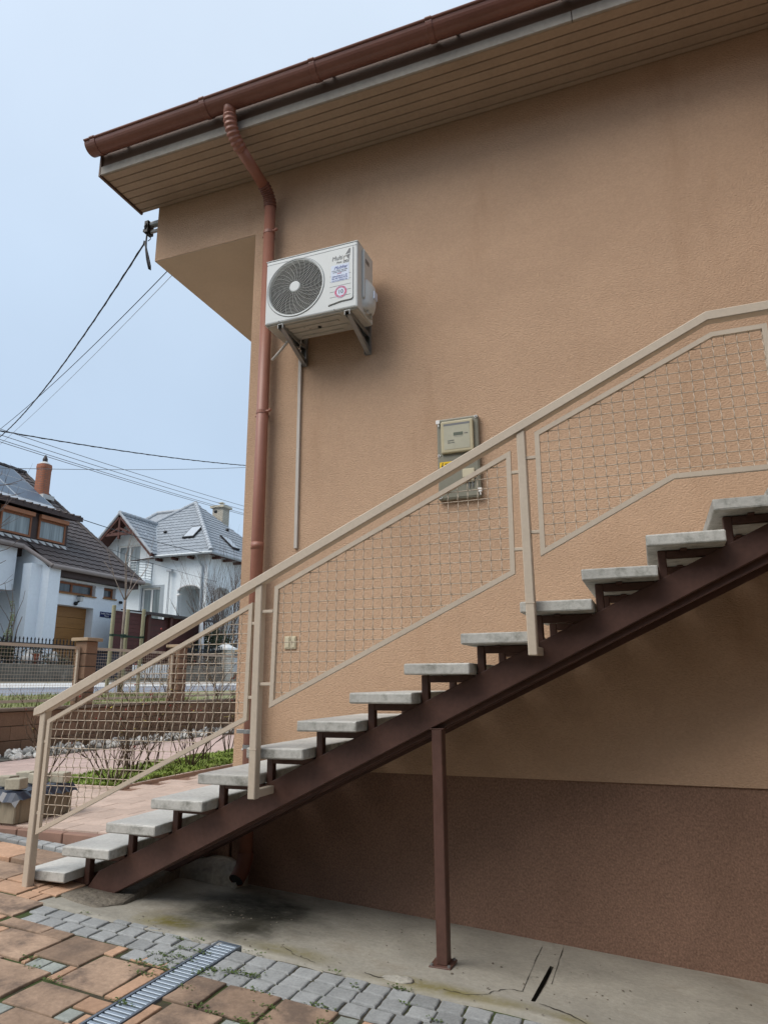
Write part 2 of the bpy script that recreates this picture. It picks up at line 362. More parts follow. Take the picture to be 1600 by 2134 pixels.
# brick pattern for the far chimney shafts and the pale gate pillar (bricks about three pixels high)
def brick_mat(name, c1, c2, mortar, scale):
    m = bpy.data.materials.new(name); m.use_nodes = True; t = m.node_tree; b = t.nodes['Principled BSDF']; L = t.links.new
    geo = _n(t, 'ShaderNodeNewGeometry'); s = _n(t, 'ShaderNodeSeparateXYZ'); L(geo.outputs['Position'], s.inputs[0])
    a = _n(t, 'ShaderNodeMath', operation='SUBTRACT'); L(s.outputs[1], a.inputs[0]); L(s.outputs[0], a.inputs[1])
    cb = _n(t, 'ShaderNodeCombineXYZ'); L(a.outputs[0], cb.inputs[0]); L(s.outputs[2], cb.inputs[1])
    br = _n(t, 'ShaderNodeTexBrick'); L(cb.outputs[0], br.inputs['Vector']); br.inputs['Scale'].default_value = scale
    br.inputs['Color1'].default_value = (*c1, 1); br.inputs['Color2'].default_value = (*c2, 1); br.inputs['Mortar'].default_value = (*mortar, 1)
    br.inputs['Mortar Size'].default_value = .012; br.inputs['Brick Width'].default_value = .25; br.inputs['Row Height'].default_value = .075
    L(br.outputs[0], b.inputs['Base Color']); b.inputs['Roughness'].default_value = .9
    return m
mt['brickred'] = brick_mat('red_brickwork', (.40,.145,.075), (.33,.115,.06), (.20,.12,.09), 1.0)
mt['brickpale'] = brick_mat('pale_brickwork', (.56,.53,.44), (.48,.45,.37), (.22,.20,.17), 1.0)
mt['brickwhite'] = brick_mat('white_brickwork', (.66,.64,.57), (.58,.56,.49), (.30,.29,.25), 1.0)

def text_mesh(body, size, depth=.0006, align='LEFT', shear=0.0):
    cu = bpy.data.curves.new('lettering', 'FONT'); cu.body = body; cu.size = size; cu.extrude = depth; cu.align_x = align; cu.shear = shear
    o = bpy.data.objects.new('lettering', cu); COL.objects.link(o)
    dg = bpy.context.evaluated_depsgraph_get(); me = bpy.data.meshes.new_from_object(o.evaluated_get(dg))
    bpy.data.objects.remove(o); bpy.data.curves.remove(cu)
    return me
def text_part(root, body, size, mat, origin, xdir, ydir, align='LEFT', shear=0.0, name='lettering', width=None, tilt=0.0):
    me = text_mesh(body, size, .0006, align, shear); me.materials.clear()
    x = Vector(xdir); y = Vector(ydir); z = x.cross(y)
    if tilt:
        q = Matrix.Rotation(tilt, 3, z); x = q @ x; y = q @ y
    k = 1.0
    if width:
        xs = [v.co.x for v in me.vertices]; k = width/max(1e-6, max(xs)-min(xs))
    for v in me.vertices: v.co = Vector(origin) + x*v.co.x*k + y*v.co.y + z*v.co.z
    return part(root, name, me, mat)

# ------------------------------------------------------------------ levels
def P1(x): return -.10 - .065*max(min(x, 7.0), -7.2)         # fall of the courtyard
def AP(x, y): return P1(x) - .085*(y + .21)                   # concrete apron under the stair
TZ = .165                                                     # terrace level
WY = .88                                                      # face of the house wall

# ------------------------------------------------------------------ ground of the whole place
g = MB()
prof = [(-600,2.4),(-60,2.0),(-22,1.62),(-15.25,1.52),(-15.2,1.20),(-14.8,1.19),(-12.0,1.02),(-9.6,.915),(-9.0,.86),(-7.45,.72),(-7.44,.0),(-7.0,.0),(-2,-.12),(8,-.72),(600,-.9)]
ys = [-600,-60,-20,-10,0,10,20,40,80,600]
vs_ = [(x, y, z) for y in ys for x, z in prof]
nx = len(prof)
g.add(vs_, [(j*nx+i, j*nx+i+1, (j+1)*nx+i+1, (j+1)*nx+i) for j in range(len(ys)-1) for i in range(nx-1)])
solo('ground', g, mt['ground'], kind='structure')
r_ = MB(); r_.add([(-12.0,-80,1.024),(-9.6,-80,.919),(-9.6,120,.919),(-12.0,120,1.024)], [(0,1,2,3)])
solo('road', r_, mt['asphalt'], kind='structure')
r_ = MB(); r_.box(-12.12,-12.0,-80,120,.95,1.045)
solo('kerb', r_, mt['palestone'], kind='structure')
r_ = MB(); r_.add([(-15.19,-80,1.204),(-12.12,-80,1.045),(-12.12,120,1.045),(-15.19,120,1.204)], [(0,1,2,3)])
solo('pavement', r_, mt['palestone'], kind='structure')
r_ = MB(); r_.add([(-9.6,-80,.921),(-9.0,-80,.866),(-7.45,-80,.726),(-7.45,120,.726),(-9.0,120,.866),(-9.6,120,.921)], [(0,1,4,5),(1,2,3,4)])
solo('grass_verge', r_, mt['verge'], kind='structure')
# grass tufts on the verge
def blades(n, area, zf, h, w, rnd, lean=.6):
    b = MB()
    for _ in range(n):
        x, y = area(rnd); z = zf(x, y); a = rnd.uniform(0, 6.283); l = rnd.uniform(.5, 1)*h; d = Vector((math.cos(a), math.sin(a), 0)); s = Vector((-d.y, d.x, 0))*w*rnd.uniform(.5, 1)
        p = Vector((x, y, z)); q = p + d*l*lean*rnd.uniform(.2, 1) + Vector((0, 0, l))
        m_ = (p+q)/2 + Vector((0, 0, l*.12))
        b.add([p-s, p+s, m_+s*.8, m_-s*.8, q], [(0,1,2,3),(3,2,4)])
    return b
o = solo('grass', blades(5200, lambda r: (r.uniform(-9.5,-7.5), r.uniform(2.2,9.5)), lambda x, y: .716+(-7.45-x)*.088, .10, .010, R), mt['grasspale'], 'pale frosted winter grass on the bank behind the fence', 'grass', kind='stuff')

# ------------------------------------------------------------------ courtyard paving (each stone a piece)
yard = solo('courtyard_paving', MB().add([(-7.0,-9,P1(-7)-.009),(5,-9,P1(5)-.009),(5,-.2,P1(5)-.009),(-1.93,-.2,P1(-1.93)-.009),(-1.93,.62,P1(-1.93)-.009),(-7.0,.62,P1(-7)-.009)], [(0,1,2,3,4,5)]), mt['joint'], kind='structure')
TILT = math.atan(.065)
_slabcache = {}
def slab_mesh(w, d, t, b, rnd, rough=.0, mat=None):
    key = (round(w, 2), round(d, 2), t, rnd.randrange(3), mat.name)
    if key in _slabcache: return _slabcache[key]
    m_ = MB()
    n = 3 if max(w, d) > .09 else 1
    # outline with slightly wandering edges, bevelled top
    out = []
    cor = [(-w/2,-d/2),(w/2,-d/2),(w/2,d/2),(-w/2,d/2)]
    for i in range(4):
        a, c = cor[i], cor[(i+1) % 4]
        for k in range(n):
            f = k/n; j = rough if k else rough*.6
            out.append((a[0]+(c[0]-a[0])*f + rnd.uniform(-j, j), a[1]+(c[1]-a[1])*f + rnd.uniform(-j, j)))
    N = len(out)
    sc_ = lambda k: [(x*(1-2*k/w), y*(1-2*k/d)) for x, y in out]
    rings = [(out, -t), (out, -b*1.1), (sc_(b*.35), -b*.3), (sc_(b*1.1), 0)]
    v = [(x, y, z) for ring, z in rings for x, y in ring]
    f = [(r*N+i, r*N+(i+1) % N, (r+1)*N+(i+1) % N, (r+1)*N+i) for r in range(3) for i in range(N)] + [[3*N+i for i in range(N)]]
    m_.add(v, f)
    me = m_.mesh('paving_piece'); _slabcache[key] = me; return me
def lay(root, name, x0, x1, y0, y1, mat, zf, tilt, t=.03, bev=.006, gap=.004, rough=.002, jit=.002, ang=.006, tj=.005):
    w, d = x1-x0-2*gap, y1-y0-2*gap
    if w < .015 or d < .015: return None
    me = slab_mesh(w, d, t, bev, R, rough, mat)
    cx, cy = (x0+x1)/2, (y0+y1)/2
    return part(root, name, me, mat, loc=(cx, cy, zf(cx, cy) + R.uniform(-jit, jit)), rot=(R.uniform(-tj, tj), tilt + R.uniform(-tj, tj), R.uniform(-ang, ang)))
zyard = lambda x, y: P1(x) + (min(.05, .092*max(0, y-.05)) if x < -1.9 else 0)
S_ = [('s',-2.228,-1.891,-.393,-.184),('s',-1.879,-1.607,-.491,-.403),('s',-1.612,-1.469,-.503,-.416),('s',-1.776,-1.460,-.742,-.501),('s',-1.466,-1.211,-.665,-.419),
('t',-1.449,-1.420,-.747,-.667),('g',-1.419,-1.333,-.754,-.674),('g',-1.332,-1.253,-.761,-.678),('t',-1.247,-1.200,-.804,-.672),('s',-1.202,-.949,-.811,-.529),
('t',-.939,-.868,-.821,-.581),('t',-.986,-.868,-.931,-.838),('g',-.984,-.909,-1.021,-.937),('t',-.903,-.868,-1.019,-.942),('s',-1.239,-.988,-1.020,-.826),
('s',-1.547,-1.255,-1.006,-.761),('g',-1.248,-1.159,-1.090,-1.022),('s',-1.150,-.911,-1.229,-1.028),('t',-1.086,-.868,-.513,-.454),('t',-.941,-.868,-.575,-.53),
('s',-.740,-.590,-.731,-.503),('s',-.580,-.339,-.731,-.503),('s',-.330,-.092,-.731,-.509),('s',-.682,-.448,-.991,-.741),('t',-.740,-.690,-.988,-.780),('g',-.44,-.345,-.84,-.745),('g',-.085,.0,-.625,-.523),('t',.007,.09,-.617,-.516)]
occ = {}
CELL = .02
def cells(x0, x1, y0, y1):
    for i in range(int(math.floor(x0/CELL+.5)), int(math.floor(x1/CELL+.5))):
        for j in range(int(math.floor(y0/CELL+.5)), int(math.floor(y1/CELL+.5))): yield i, j
def fill(x0, x1, y0, y1):
    for c in cells(x0, x1, y0, y1): occ[c] = 1
mm = {'s': 'slab', 't': 'slabtan', 'g': 'cobblegreen'}
nm = {'s': 'paving_slab', 't': 'paving_slab', 'g': 'cobble'}
for k, a, b, c, d in S_:
    lay(yard, nm[k], a, b, c, d, mt[mm[k]], zyard, TILT, t=.03, bev=.0045 if k == 's' else .004, rough=.004 if k == 's' else .002, jit=.003)
    fill(a, b, c, d)
# cobble border along the apron: three rows right of X=-1.2, two to the left
DX0, DX1 = -.866, -.744
for j in range(3):
    y1 = -.215 - j*.099; x = -1.88 + (.05 if j == 1 else 0)
    while x < 1.9:
        w = .107*R.uniform(.94, 1.05)
        if DX0-.006 < x < DX1: x = DX1+.002
        if x < DX0 < x+w+.03: w = DX0-.001-x
        if j < 2 or x > -1.16:
            if w > .03:
                lay(yard, 'cobble', x, x+w, y1-.098, y1, mt['cobble'], zyard, TILT, t=.03, bev=.007, gap=.0045, rough=.0025, jit=.002, ang=.02)
        x += w
    fill(-1.9 if j < 2 else -1.16, 2.0, y1-.1, y1)
# thin worn row against the concrete
x = -1.45
while x < -.9:
    w = .105*R.uniform(.9, 1.05)
    lay(yard, 'cobble', x, x+w, -.212, -.165, mt['cobble'], lambda x_, y_: P1(x_)-.002, TILT, t=.03, bev=.006, gap=.005, rough=.003, ang=.03)
    x += w
fill(DX0-.002, DX1+.002, -3.5, -.1)
# grey strip along the step
x = -4.6
while x < -1.95:
    w = .105*R.uniform(.94, 1.05)
    lay(yard, 'cobble', x, x+w, .47, .57, mt['cobble'], zyard, TILT, t=.03, bev=.005, gap=.004, ang=.01)
    x += w
fill(-4.7, -1.93, .46, .62); fill(-1.95, 3, -.22, 3)
# everything else: slabs of the same module, greedily fitted round the traced ones
sizes = [((.34,.24),'s'),((.25,.24),'s'),((.25,.24),'s'),((.24,.14),'s'),((.12,.24),'t'),((.24,.10),'t'),((.10,.10),'g'),((.06,.10),'t'),((.06,.06),'t')]
def free(x0, x1, y0, y1): return all(c not in occ for c in cells(x0, x1, y0, y1))
yy = .46
npl = 0
for yi in range(int((.46+2.0)/CELL)):
    y1 = .46 - yi*CELL; x = -3.8
    while x < .7:
        placed = False
        if ((int(math.floor(x/CELL+.5)), int(math.floor((y1-CELL)/CELL+.5))) not in occ) and npl < 225:
            opts = sizes if x > -2.3 else sizes[:4]
            off = R.randrange(2)
            for (w, d), k in opts[off:]:
                if free(x, x+w, y1-d, y1) and y1-d > -2.0:
                    big = x < -2.0
                    lay(yard, nm[k], x, x+w, y1-d, y1, mt['slabtan'] if (big and R.random() < .6) else mt[mm[k]], zyard, TILT, rough=.004 if k == 's' else .002, bev=.0045)
                    fill(x, x+w, y1-d, y1); x += w; placed = True; npl += 1; break
        if not placed: x += CELL

# weeds in the joints
wd = MB(); WR = random.Random(5)
for (px, py, n, s) in [(-1.43,-.70,16,.05),(-.98,-.42,26,.06),(-.90,-.395,18,.05),(-.93,-.47,20,.05),(-.96,-.32,14,.035),(-1.03,-.235,12,.03),(-.86,-.31,16,.035),(-1.0,-.53,22,.06),(-.93,-.60,18,.05),(-.9,-.52,20,.05),
      (-.85,-.83,16,.04),(-.72,-.44,26,.05),(-.62,-.42,30,.06),(-.55,-.40,24,.05),(-.72,-.49,14,.05),(-.35,-.74,16,.05),(-.33,-.68,14,.05),(-.34,-.60,10,.04),(-.58,-.72,14,.05),(-.50,-.74,12,.04),(-.09,-.62,20,.05),(-.06,-.72,12,.05),(.04,-.22,22,.04),(-.2,-.5,8,.04),(.1,-.33,8,.03),
      (-.95,-.205,8,.04),(-.63,-.205,8,.05),(-.25,-.21,7,.04),(-1.62,-.2,9,.05),(-.12,-.3,8,.03),(.25,-.4,8,.03),(-.7,-.62,10,.04),(-1.2,-.81,10,.05),(-1.35,-.77,8,.04),(-.45,-.51,10,.05),(-.15,-.51,10,.05)]:
    for _ in range(int(n*2.2)):
        x = px + WR.gauss(0, s*.6); y = py + WR.gauss(0, s*.22); z = P1(x) - .004; a = WR.uniform(0, 6.283)
        h = WR.uniform(.003, .012); l = WR.uniform(.006, .014); d = Vector((math.cos(a), math.sin(a), WR.uniform(-.2, .5))).normalized(); sdir = Vector((-math.sin(a), math.cos(a), 0))
        p = Vector((x, y, z+h)); w_ = l*WR.uniform(.3, .55)
        wd.add([p, p+d*l*.5+sdir*w_, p+d*l, p+d*l*.5-sdir*w_], [(0,1,2,3)])
solo('weeds', wd, mt['weed'], 'small green weeds growing in the joints of the courtyard paving', 'weeds', kind='stuff')

# drainage channel with a slotted steel grate
dr = thing('drain_grate', 'long slotted steel drain grate set between the courtyard slabs', 'drain grate', (-.805,-.6,P1(-.8)))
m_ = MB()
for x0, x1 in ((DX0, DX0+.010), (DX1-.010, DX1)): m_.prism([(x0,-2.4,P1(x0)-.03),(x1,-2.4,P1(x1)-.03),(x1,-2.4,P1(x1)+.0008),(x0,-2.4,P1(x0)+.0008)], (0, 2.238, 0))
m_.prism([(DX0+.01,-.172,P1(DX0)-.03),(DX1-.01,-.172,P1(DX1)-.03),(DX1-.01,-.172,P1(DX1)+.002),(DX0+.01,-.172,P1(DX0)+.002)], (0,.008,0))
part(dr, 'frame', m_, mt['drainframe'])
m_ = MB(); m_.box(DX0+.005, DX1-.005, -2.4, -.165, P1(-.8)-.06, P1(-.8)-.035)
part(dr, 'channel', m_, mt['black'])
bm_ = MB(); bm_.box(-.049,.049,-.0085,.0085,-.008,0); bar_me = bm_.mesh('bar', bevel=.0015)
y = -.186
while y > -2.35:
    part(dr, 'bar', bar_me, mt['drainbar'], loc=(-.805, y, P1(-.805)-.0015), rot=(0, TILT, 0)); y -= .0285

# ------------------------------------------------------------------ concrete apron with its broken slot
ap_ = MB()
SX0, SX1, SY0, SY1 = .540, .557, -.035, .50
xs = sorted(set([-1.95+.15*i for i in range(14)] + [-.885,-.87,-.74,-.725,.2,.4,SX0,SX1,.7,.9,1.2,1.6,2.2,3,4.5]))
ys = sorted(set([-.205,-.15,SY0,.1,.25,.4,SY1,.65,.8,.90]))
def apz(x, y): return AP(x, y) + (.006*math.sin(x*5.1+y*3)+.004*math.sin(x*11.3-y*7) if y < .85 else 0)
vs_ = [(x, (y + ((.048 if -.875 < x < -.735 else .012*math.sin(x*23)+.008*math.sin(x*51)) if y == ys[0] else 0)), apz(x, y)) for y in ys for x in xs]
nx = len(xs); fs = []
for j in range(len(ys)-1):
    for i in range(nx-1):
        if abs(xs[i]-SX0) < 1e-6 and SY0-1e-6 <= ys[j] < SY1-1e-6: continue
        fs.append((j*nx+i, j*nx+i+1, (j+1)*nx+i+1, (j+1)*nx+i))
for i in range(nx-1):       # front edge of the slab, down to the cobbles
    k = len(vs_); vs_ += [(vs_[i][0], vs_[i][1]-.004, vs_[i][2]-.05), (vs_[i+1][0], vs_[i+1][1]-.004, vs_[i+1][2]-.05)]
    fs.append((i+1, i, k, k+1))
ap_.add(vs_, fs)
apron = solo('concrete_apron', ap_.mesh('concrete_apron', smooth=True), mt['apron'], kind='structure')
m_ = MB()
zt = lambda x, y: apz(x, y)
a = [(SX0,SY0),(SX1,SY0),(SX1,SY1),(SX0,SY1)]
top = [(x, y, zt(x, y)) for x, y in a]; bot = [(x, y, z-.04) for x, y, z in top]
m_.add(top+bot, [(0,1,5,4),(1,2,6,5),(2,3,7,6),(3,0,4,7),(4,5,6,7)])
part(apron, 'slot', m_.mesh('slot', fix=False), mt['dirt'])
def ribbon(pts, w, dz=.0035, rnd=None):
    b = MB(); q = []
    for i, (x, y) in enumerate(pts):
        a_ = pts[max(0, i-1)]; c_ = pts[min(len(pts)-1, i+1)]; d = Vector((c_[0]-a_[0], c_[1]-a_[1], 0)).normalized(); s = Vector((-d.y, d.x, 0))*w/2*(rnd.uniform(.35, 1.5) if rnd else 1)
        p = Vector((x, y, apz(x, y)+dz)); q += [p-s, p+s]
    b.add(q, [(2*i, 2*i+1, 2*i+3, 2*i+2) for i in range(len(pts)-1)]); return b
def wander(pts, n, amp, rnd):
    out = []
    for (a_, b_) in zip(pts[:-1], pts[1:]):
        for k in range(n): f = k/n; out.append((a_[0]+(b_[0]-a_[0])*f + rnd.uniform(-amp, amp), a_[1]+(b_[1]-a_[1])*f + rnd.uniform(-amp, amp)))
    return out + [pts[-1]]
CR = random.Random(3)
for pts, w, n, amp in (([(.458,.80),(.480,.234),(.488,.069)], .003, 8, .0012), ([(.559,.83),(.582,.251)], .003, 8, .0012), ([(.488,.069),(.42,.04),(.36,-.08),(.30,-.125),(.2,-.13)], .004, 6, .006), ([(.52,.30),(.485,.27)], .003, 6, .003),
                   ([(-.16,-.11),(-.08,-.14),(-.02,-.115),(.03,-.13)], .005, 6, .005), ([(-.62,-.02),(-.5,-.12),(-.38,-.14)], .003, 6, .006), ([(.58,-.05),(.70,-.09),(.80,-.15)], .005, 6, .006)):
    part(apron, 'crack', ribbon(wander(pts, n, amp, CR), w, .0025, CR), mt['dirt'])
# patch of mortar spilt by the post, crumbs
m_ = MB(); m_.ball((.0,-.125,apz(.0,-.125)), .075, 14, 6, (1,.55,.10), .12, CR); part(apron, 'mortar_patch', m_.mesh('mortar_patch', smooth=True), mt['kerbstone'])
DB = random.Random(77); m_ = MB()
for _ in range(110):
    x = DB.uniform(-1.5,1.5); y = -.19+DB.random()**1.8*.95; r = DB.uniform(.0015,.006)*(1.6 if DB.random() < .08 else 1); m_.ball((x,y,apz(x,y)+r*.3), r, 5, 3, (1,DB.uniform(.5,1),.6), .2, DB)
for _ in range(60):
    x = DB.uniform(-1.6,1.5); y = -.19+DB.random()**1.5*.95; a = DB.uniform(0,6.28); l = DB.uniform(.008,.02); d = Vector((math.cos(a),math.sin(a),.1))*l; w_ = Vector((-math.sin(a),math.cos(a),.0))*l*.3; p = Vector((x,y,apz(x,y)+.003)); m_.add([p, p+d*.5+w_, p+d, p+d*.5-w_], [(0,1,2,3)])
o = solo('grit', m_, mt['footing'], 'grit and dry leaf scraps scattered on the concrete under the stair', 'grit', kind='stuff')
# footing slab under the foot of the stair and the rounded kerb against the low wall
m_ = MB(); N_ = 9
pts = [(-2.12,-.02),(-1.90,-.06),(-1.66,-.10),(-1.60,.05),(-1.66,.30),(-1.74,.62),(-1.80,.86),(-2.12,.86)]
m_.prism([(x, y, -.12) for x, y in pts], (0,0,.122))
for i, v in enumerate(m_.v):
    if v[2] > -.05: m_.v[i] = (v[0], v[1], P1(v[0])-.004-.035*max(0, v[1])+CR.uniform(-.006,.006))
part(apron, 'stair_footing', m_.mesh('stair_footing', bevel=.02, seg=2), mt['footing'])
m_ = MB(); prof_ = [(0.0,.0)] + [(-.14*math.cos(a_), .13*math.sin(a_)) for a_ in [math.pi/2*k/5 for k in range(6)]][::-1]
Kx = [-2.0+.065*i for i in range(11)]
vv = []
for x in Kx:
    k = 1+CR.uniform(-.14, .14)
    for py, pz in prof_: vv.append((x, .876+py*k, apz(x, .75)-.02+pz*k))
n_ = len(prof_)
m_.add(vv, [(i*n_+k, i*n_+(k+1), (i+1)*n_+(k+1), (i+1)*n_+k) for i in range(len(Kx)-1) for k in range(n_-1)] + [list(range(n_)), [(len(Kx)-1)*n_+k for k in range(n_)][::-1]])
part(apron, 'rounded_kerb', m_.mesh('rounded_kerb', smooth=True), mt['kerbstone'])

# ------------------------------------------------------------------ raised terrace and garden path
m_ = MB()
m_.prism([(-7.2,.64,-.2),(-1.95,.64,-.2),(-1.95,.885,-.2),(-1.505,.885,-.2),(-1.505,14,-.2),(-7.2,14,-.2)], (0,0,TZ-.016+.2))
terr = solo('terrace', m_, mt['plinth'], kind='structure')
BX0, BX1, BY0, BY1 = -4.62, -3.66, 2.28, 8.6
def in_bed(x0, x1, y0, y1): return x1 > BX0-.02 and x0 < BX1+.02 and y1 > BY0 and y0 < BY1
cand = []
row = 0; y = .70
while y < 8.4:
    d = .19; x = -6.65 - (row % 2)*.145 - R.uniform(0, .05)
    while x < -1.56:
        w = R.choice([.285,.285,.285,.19,.38]); x1 = min(x+w, -1.515)
        if y > .86 or x1 < -1.95:
            if not in_bed(x, x1, y, y+d): cand.append((x, x1, y, y+d))
        x = x1
    y += d; row += 1
cpos = Vector((1.135,-3.23))
vis = [c for c in cand if (c[2] < 2.3 and -4.3 < c[0] < -1.5) or (c[0] > -3.9 and c[2] < 5.2) or (c[1] < -4.6 and 1.2 < c[2] < 7.8)]
rest = [c for c in cand if c not in vis]
vis.sort(key=lambda c: (Vector((c[0], c[2]))-cpos).length)
rest += vis[290:]; vis = vis[:290]
for c in vis:
    lay(terr, 'paving_slab', *c, mt['pathslab'] if c[1] < -4.6 else mt['terrace'], lambda x, y: TZ, 0, t=.016, bev=.003, gap=.0022, rough=.001, jit=.0008, ang=.002, tj=.0015)
m_ = MB()
for (a, b, c, d) in rest: m_.box(a+.003, b-.003, c+.003, d-.003, TZ-.014, TZ)
o = part(terr, 'paving_slabs', m_, mt['pathslab']); o['kind'] = 'stuff'
# red edging stones along the step
x = -7.0
while x < -1.98:
    w = min(.40, -1.96-x)
    m2 = MB(); m2.box(x+.003, x+w-.003, .60, .665, P1(x)-.05, TZ-.002); part(terr, 'edging_stone', m2.mesh('edging_stone', bevel=.006), mt['kerbred']); x += w
m2 = MB(); m2.box(-1.95,-1.52,.85,.905,TZ-.016,TZ+.012); part(terr, 'edging_stone', m2.mesh('edging_stone', bevel=.005), mt['terrace'])
# planting bed
m_ = MB(); m_.box(BX0, BX1, BY0, BY1, -.1, TZ+.004)
bed = solo('garden_bed', m_, mt['soil'], kind='structure')
y = BY0
for (x0, x1, y0, y1) in ((BX1, BX1+.035, BY0-.035, BY1), (BX0-.035, BX0, BY0-.035, BY1), (BX0, BX1, BY0-.035, BY0)):
    m2 = MB(); m2.box(x0, x1, y0, y1, -.02, TZ+.022); part(bed, 'bed_edging', m2.mesh('bed_edging', bevel=.004), mt['terrace'])
GR = random.Random(21)
gb = blades(15000, lambda r: (r.uniform(BX0, BX1), BY0+(BY1-2-BY0)*r.random()**1.25), lambda x, y: TZ-.012+.03*abs(math.sin(x*7+y*3))*abs(math.sin(x*2.3-y*4.1)), .055, .012, GR, 1.6)
solo('ground_cover', gb, mt['grassA'], 'bright green mossy ground cover under the rose bushes', 'ground cover', kind='stuff')

# pale stones at the foot of the fence wall
st = thing('stone_border', 'border of loose pale stones along the foot of the brown fence wall', 'stone border', (-6.95,6,TZ))
stone_me = []
for k in range(7):
    m2 = MB(); m2.ball((0,0,0), .055, 8, 5, (1, R.uniform(.7,1.0), R.uniform(.5,.75)), .22, R); stone_me.append(m2.mesh('stone', smooth=False))
n = 0
for _ in range(290):
    x = R.uniform(-7.12,-6.68); y = R.uniform(3.2, 9.6); s = R.uniform(.5, 1.25)
    z = TZ + .015 + .07*(1-((x+6.95)/.3)**2)*R.random()
    part(st, 'stone', R.choice(stone_me), mt['stone'], loc=(x, y, z), rot=(R.uniform(0,6), R.uniform(0,6), R.uniform(0,6)), scale=(s,s,s))
m_ = MB(); m_.box(-7.16,-6.66,-1,12,TZ-.015,TZ+.012); part(st, 'gravel_base', m_, mt['retwall'])

# ================================================================== the house this is taken beside
house = thing('house', 'peach stuccoed house with brown plinth and tan boarded eaves beside the outside stair', 'house', (-1.5, WY, 0))
m_ = MB(); m_.prism([(-1.5,WY,.585),(13,WY,.585),(13,WY,5.30),(-2.475,WY,5.30),(-2.475,WY,4.56),(-1.5,WY,4.56)], (0,9.5,0))
part(house, 'wall', m_, mt['stucco'])
m_ = MB(); m_.box(-1.488,12.98,WY+.012,10.3,-.9,.585); part(house, 'plinth', m_, mt['plinth'])
m_ = MB(); m_.box(-2.472,-1.502,WY+.004,10.3,4.556,4.5595); part(house, 'overhang_soffit', m_, mt['bay'])
EY = .385; EX = -2.645
gro = [EY+.006,.463,.537,.611,.686,.760,.835,.878]
bcl = {}
for i in range(7):
    m_ = MB(); m_.box(EX+.006, 12.5, gro[i]+.0025, gro[i+1]-.0025, 5.068, 5.082)
    part(house, 'soffit_board', m_.mesh('soffit_board', bevel=.0035), mt['board'])
m_ = MB(); m_.box(EX+.004, 12.5, EY+.004, WY-.001, 5.083, 5.095); part(house, 'soffit_backing', m_, mt['boardgap'])
m_ = MB(); m_.box(EX, 1.02, EY-.012, EY+.006, 5.066, 5.142); m_.box(1.024, 12.5, EY-.013, EY+.006, 5.065, 5.143); part(house, 'eave_trim', m_.mesh('eave_trim', bevel=.003), mt['trim'])
m_ = MB(); m_.box(EX+.002, 12.5, EY, EY+.02, 5.1425, 5.31); part(house, 'fascia', m_, mt['fascia'])
m_ = MB(); m_.prism([(EX-.016,EY-.014,5.055),(EX-.016,EY-.014,5.31),(EX-.016,5.4,8.83),(EX-.016,5.4,8.62),(EX-.016,.93,5.36),(EX-.016,.878,5.055)], (.016,0,0))
part(house, 'verge_board', m_, mt['fascia'])
m_ = MB()
m_.prism([(EX-.012,.36,5.315),(EX-.012,5.4,8.85),(EX-.012,5.4,8.90),(EX-.012,.36,5.365)], (15.5,0,0)); m_.prism([(EX-.012,10.4,5.315),(EX-.012,5.4,8.85),(EX-.012,5.4,8.90),(EX-.012,10.4,5.365)], (15.5,0,0))
m_.prism([(-2.47,WY,5.30),(-2.47,10.3,5.30),(-2.47,5.4,8.80)], (.2,0,0))
part(house, 'roof', m_, mt['roof'])
# added wing, unseen beyond the right edge, blocking sky light from that side
m_ = MB(); m_.prism([(3.05,-1.35,-.9),(13,-1.35,-.9),(13,WY-.002,-.9),(3.05,WY-.002,-.9)], (0,0,6.2)); part(house, 'added_shading_wing', m_, mt['stucco'])
m_ = MB(); m_.box(2.62,13.2,-1.75,EY-.02,5.30,5.42); part(house, 'added_wing_eaves', m_, mt['board'])
m_ = MB(); m_.box(3.02,3.049,-.55,.45,2.16,4.2); part(house, 'added_wing_door', m_.mesh('added_wing_door', bevel=.01), mt['frameoak'])
# gutter: half round, with sockets
GY, GZ, GRr = .29, 5.270, .076
def half_ring(x0, x1, r, th=.003, lip=False):
    b = MB(); n = 14
    ang = [math.pi + math.pi*k/n for k in range(n+1)]
    o_ = [(GY+r*math.cos(a), GZ+r*math.sin(a)) for a in ang]; i_ = [(GY+(r-th)*math.cos(a), GZ+(r-th)*math.sin(a)) for a in ang]
    P_ = o_ + i_[::-1]
    b.prism([(x0, y, z) for y, z in P_], (x1-x0, 0, 0))
    if lip: b.path([(x0, GY-r-.004, GZ), (x1, GY-r-.004, GZ)], .009, 8)
    return b
gut = part(house, 'gutter', half_ring(-2.68, 12.4, GRr, lip=True).mesh('gutter'), mt['gutter'])
for x in (-2.60,-1.585,-.690,.150,.99,1.83):
    b = half_ring(x-.022, x+.022, GRr+.006, .008); b.path([(x-.022, GY-GRr-.006, GZ+.002), (x+.022, GY-GRr-.006, GZ+.002)], .0115, 8)
    part(gut, 'gutter_joint', b.mesh('gutter_joint', bevel=.002), mt['gutter'])
b = MB(); n = 14
b.prism([(-2.683, GY+(GRr-.002)*math.cos(math.pi+math.pi*k/n), GZ+(GRr-.002)*math.sin(math.pi+math.pi*k/n)) for k in range(n+1)], (.006,0,0))
part(gut, 'end_cap', b, mt['gutter'])
b = MB()
for k in range(16):
    x = -2.4+k*.9; b.box(x-.012, x+.012, GY-.02, EY+.001, GZ-.004, GZ+.002)
part(gut, 'gutter_hooks', b, mt['gutter'])
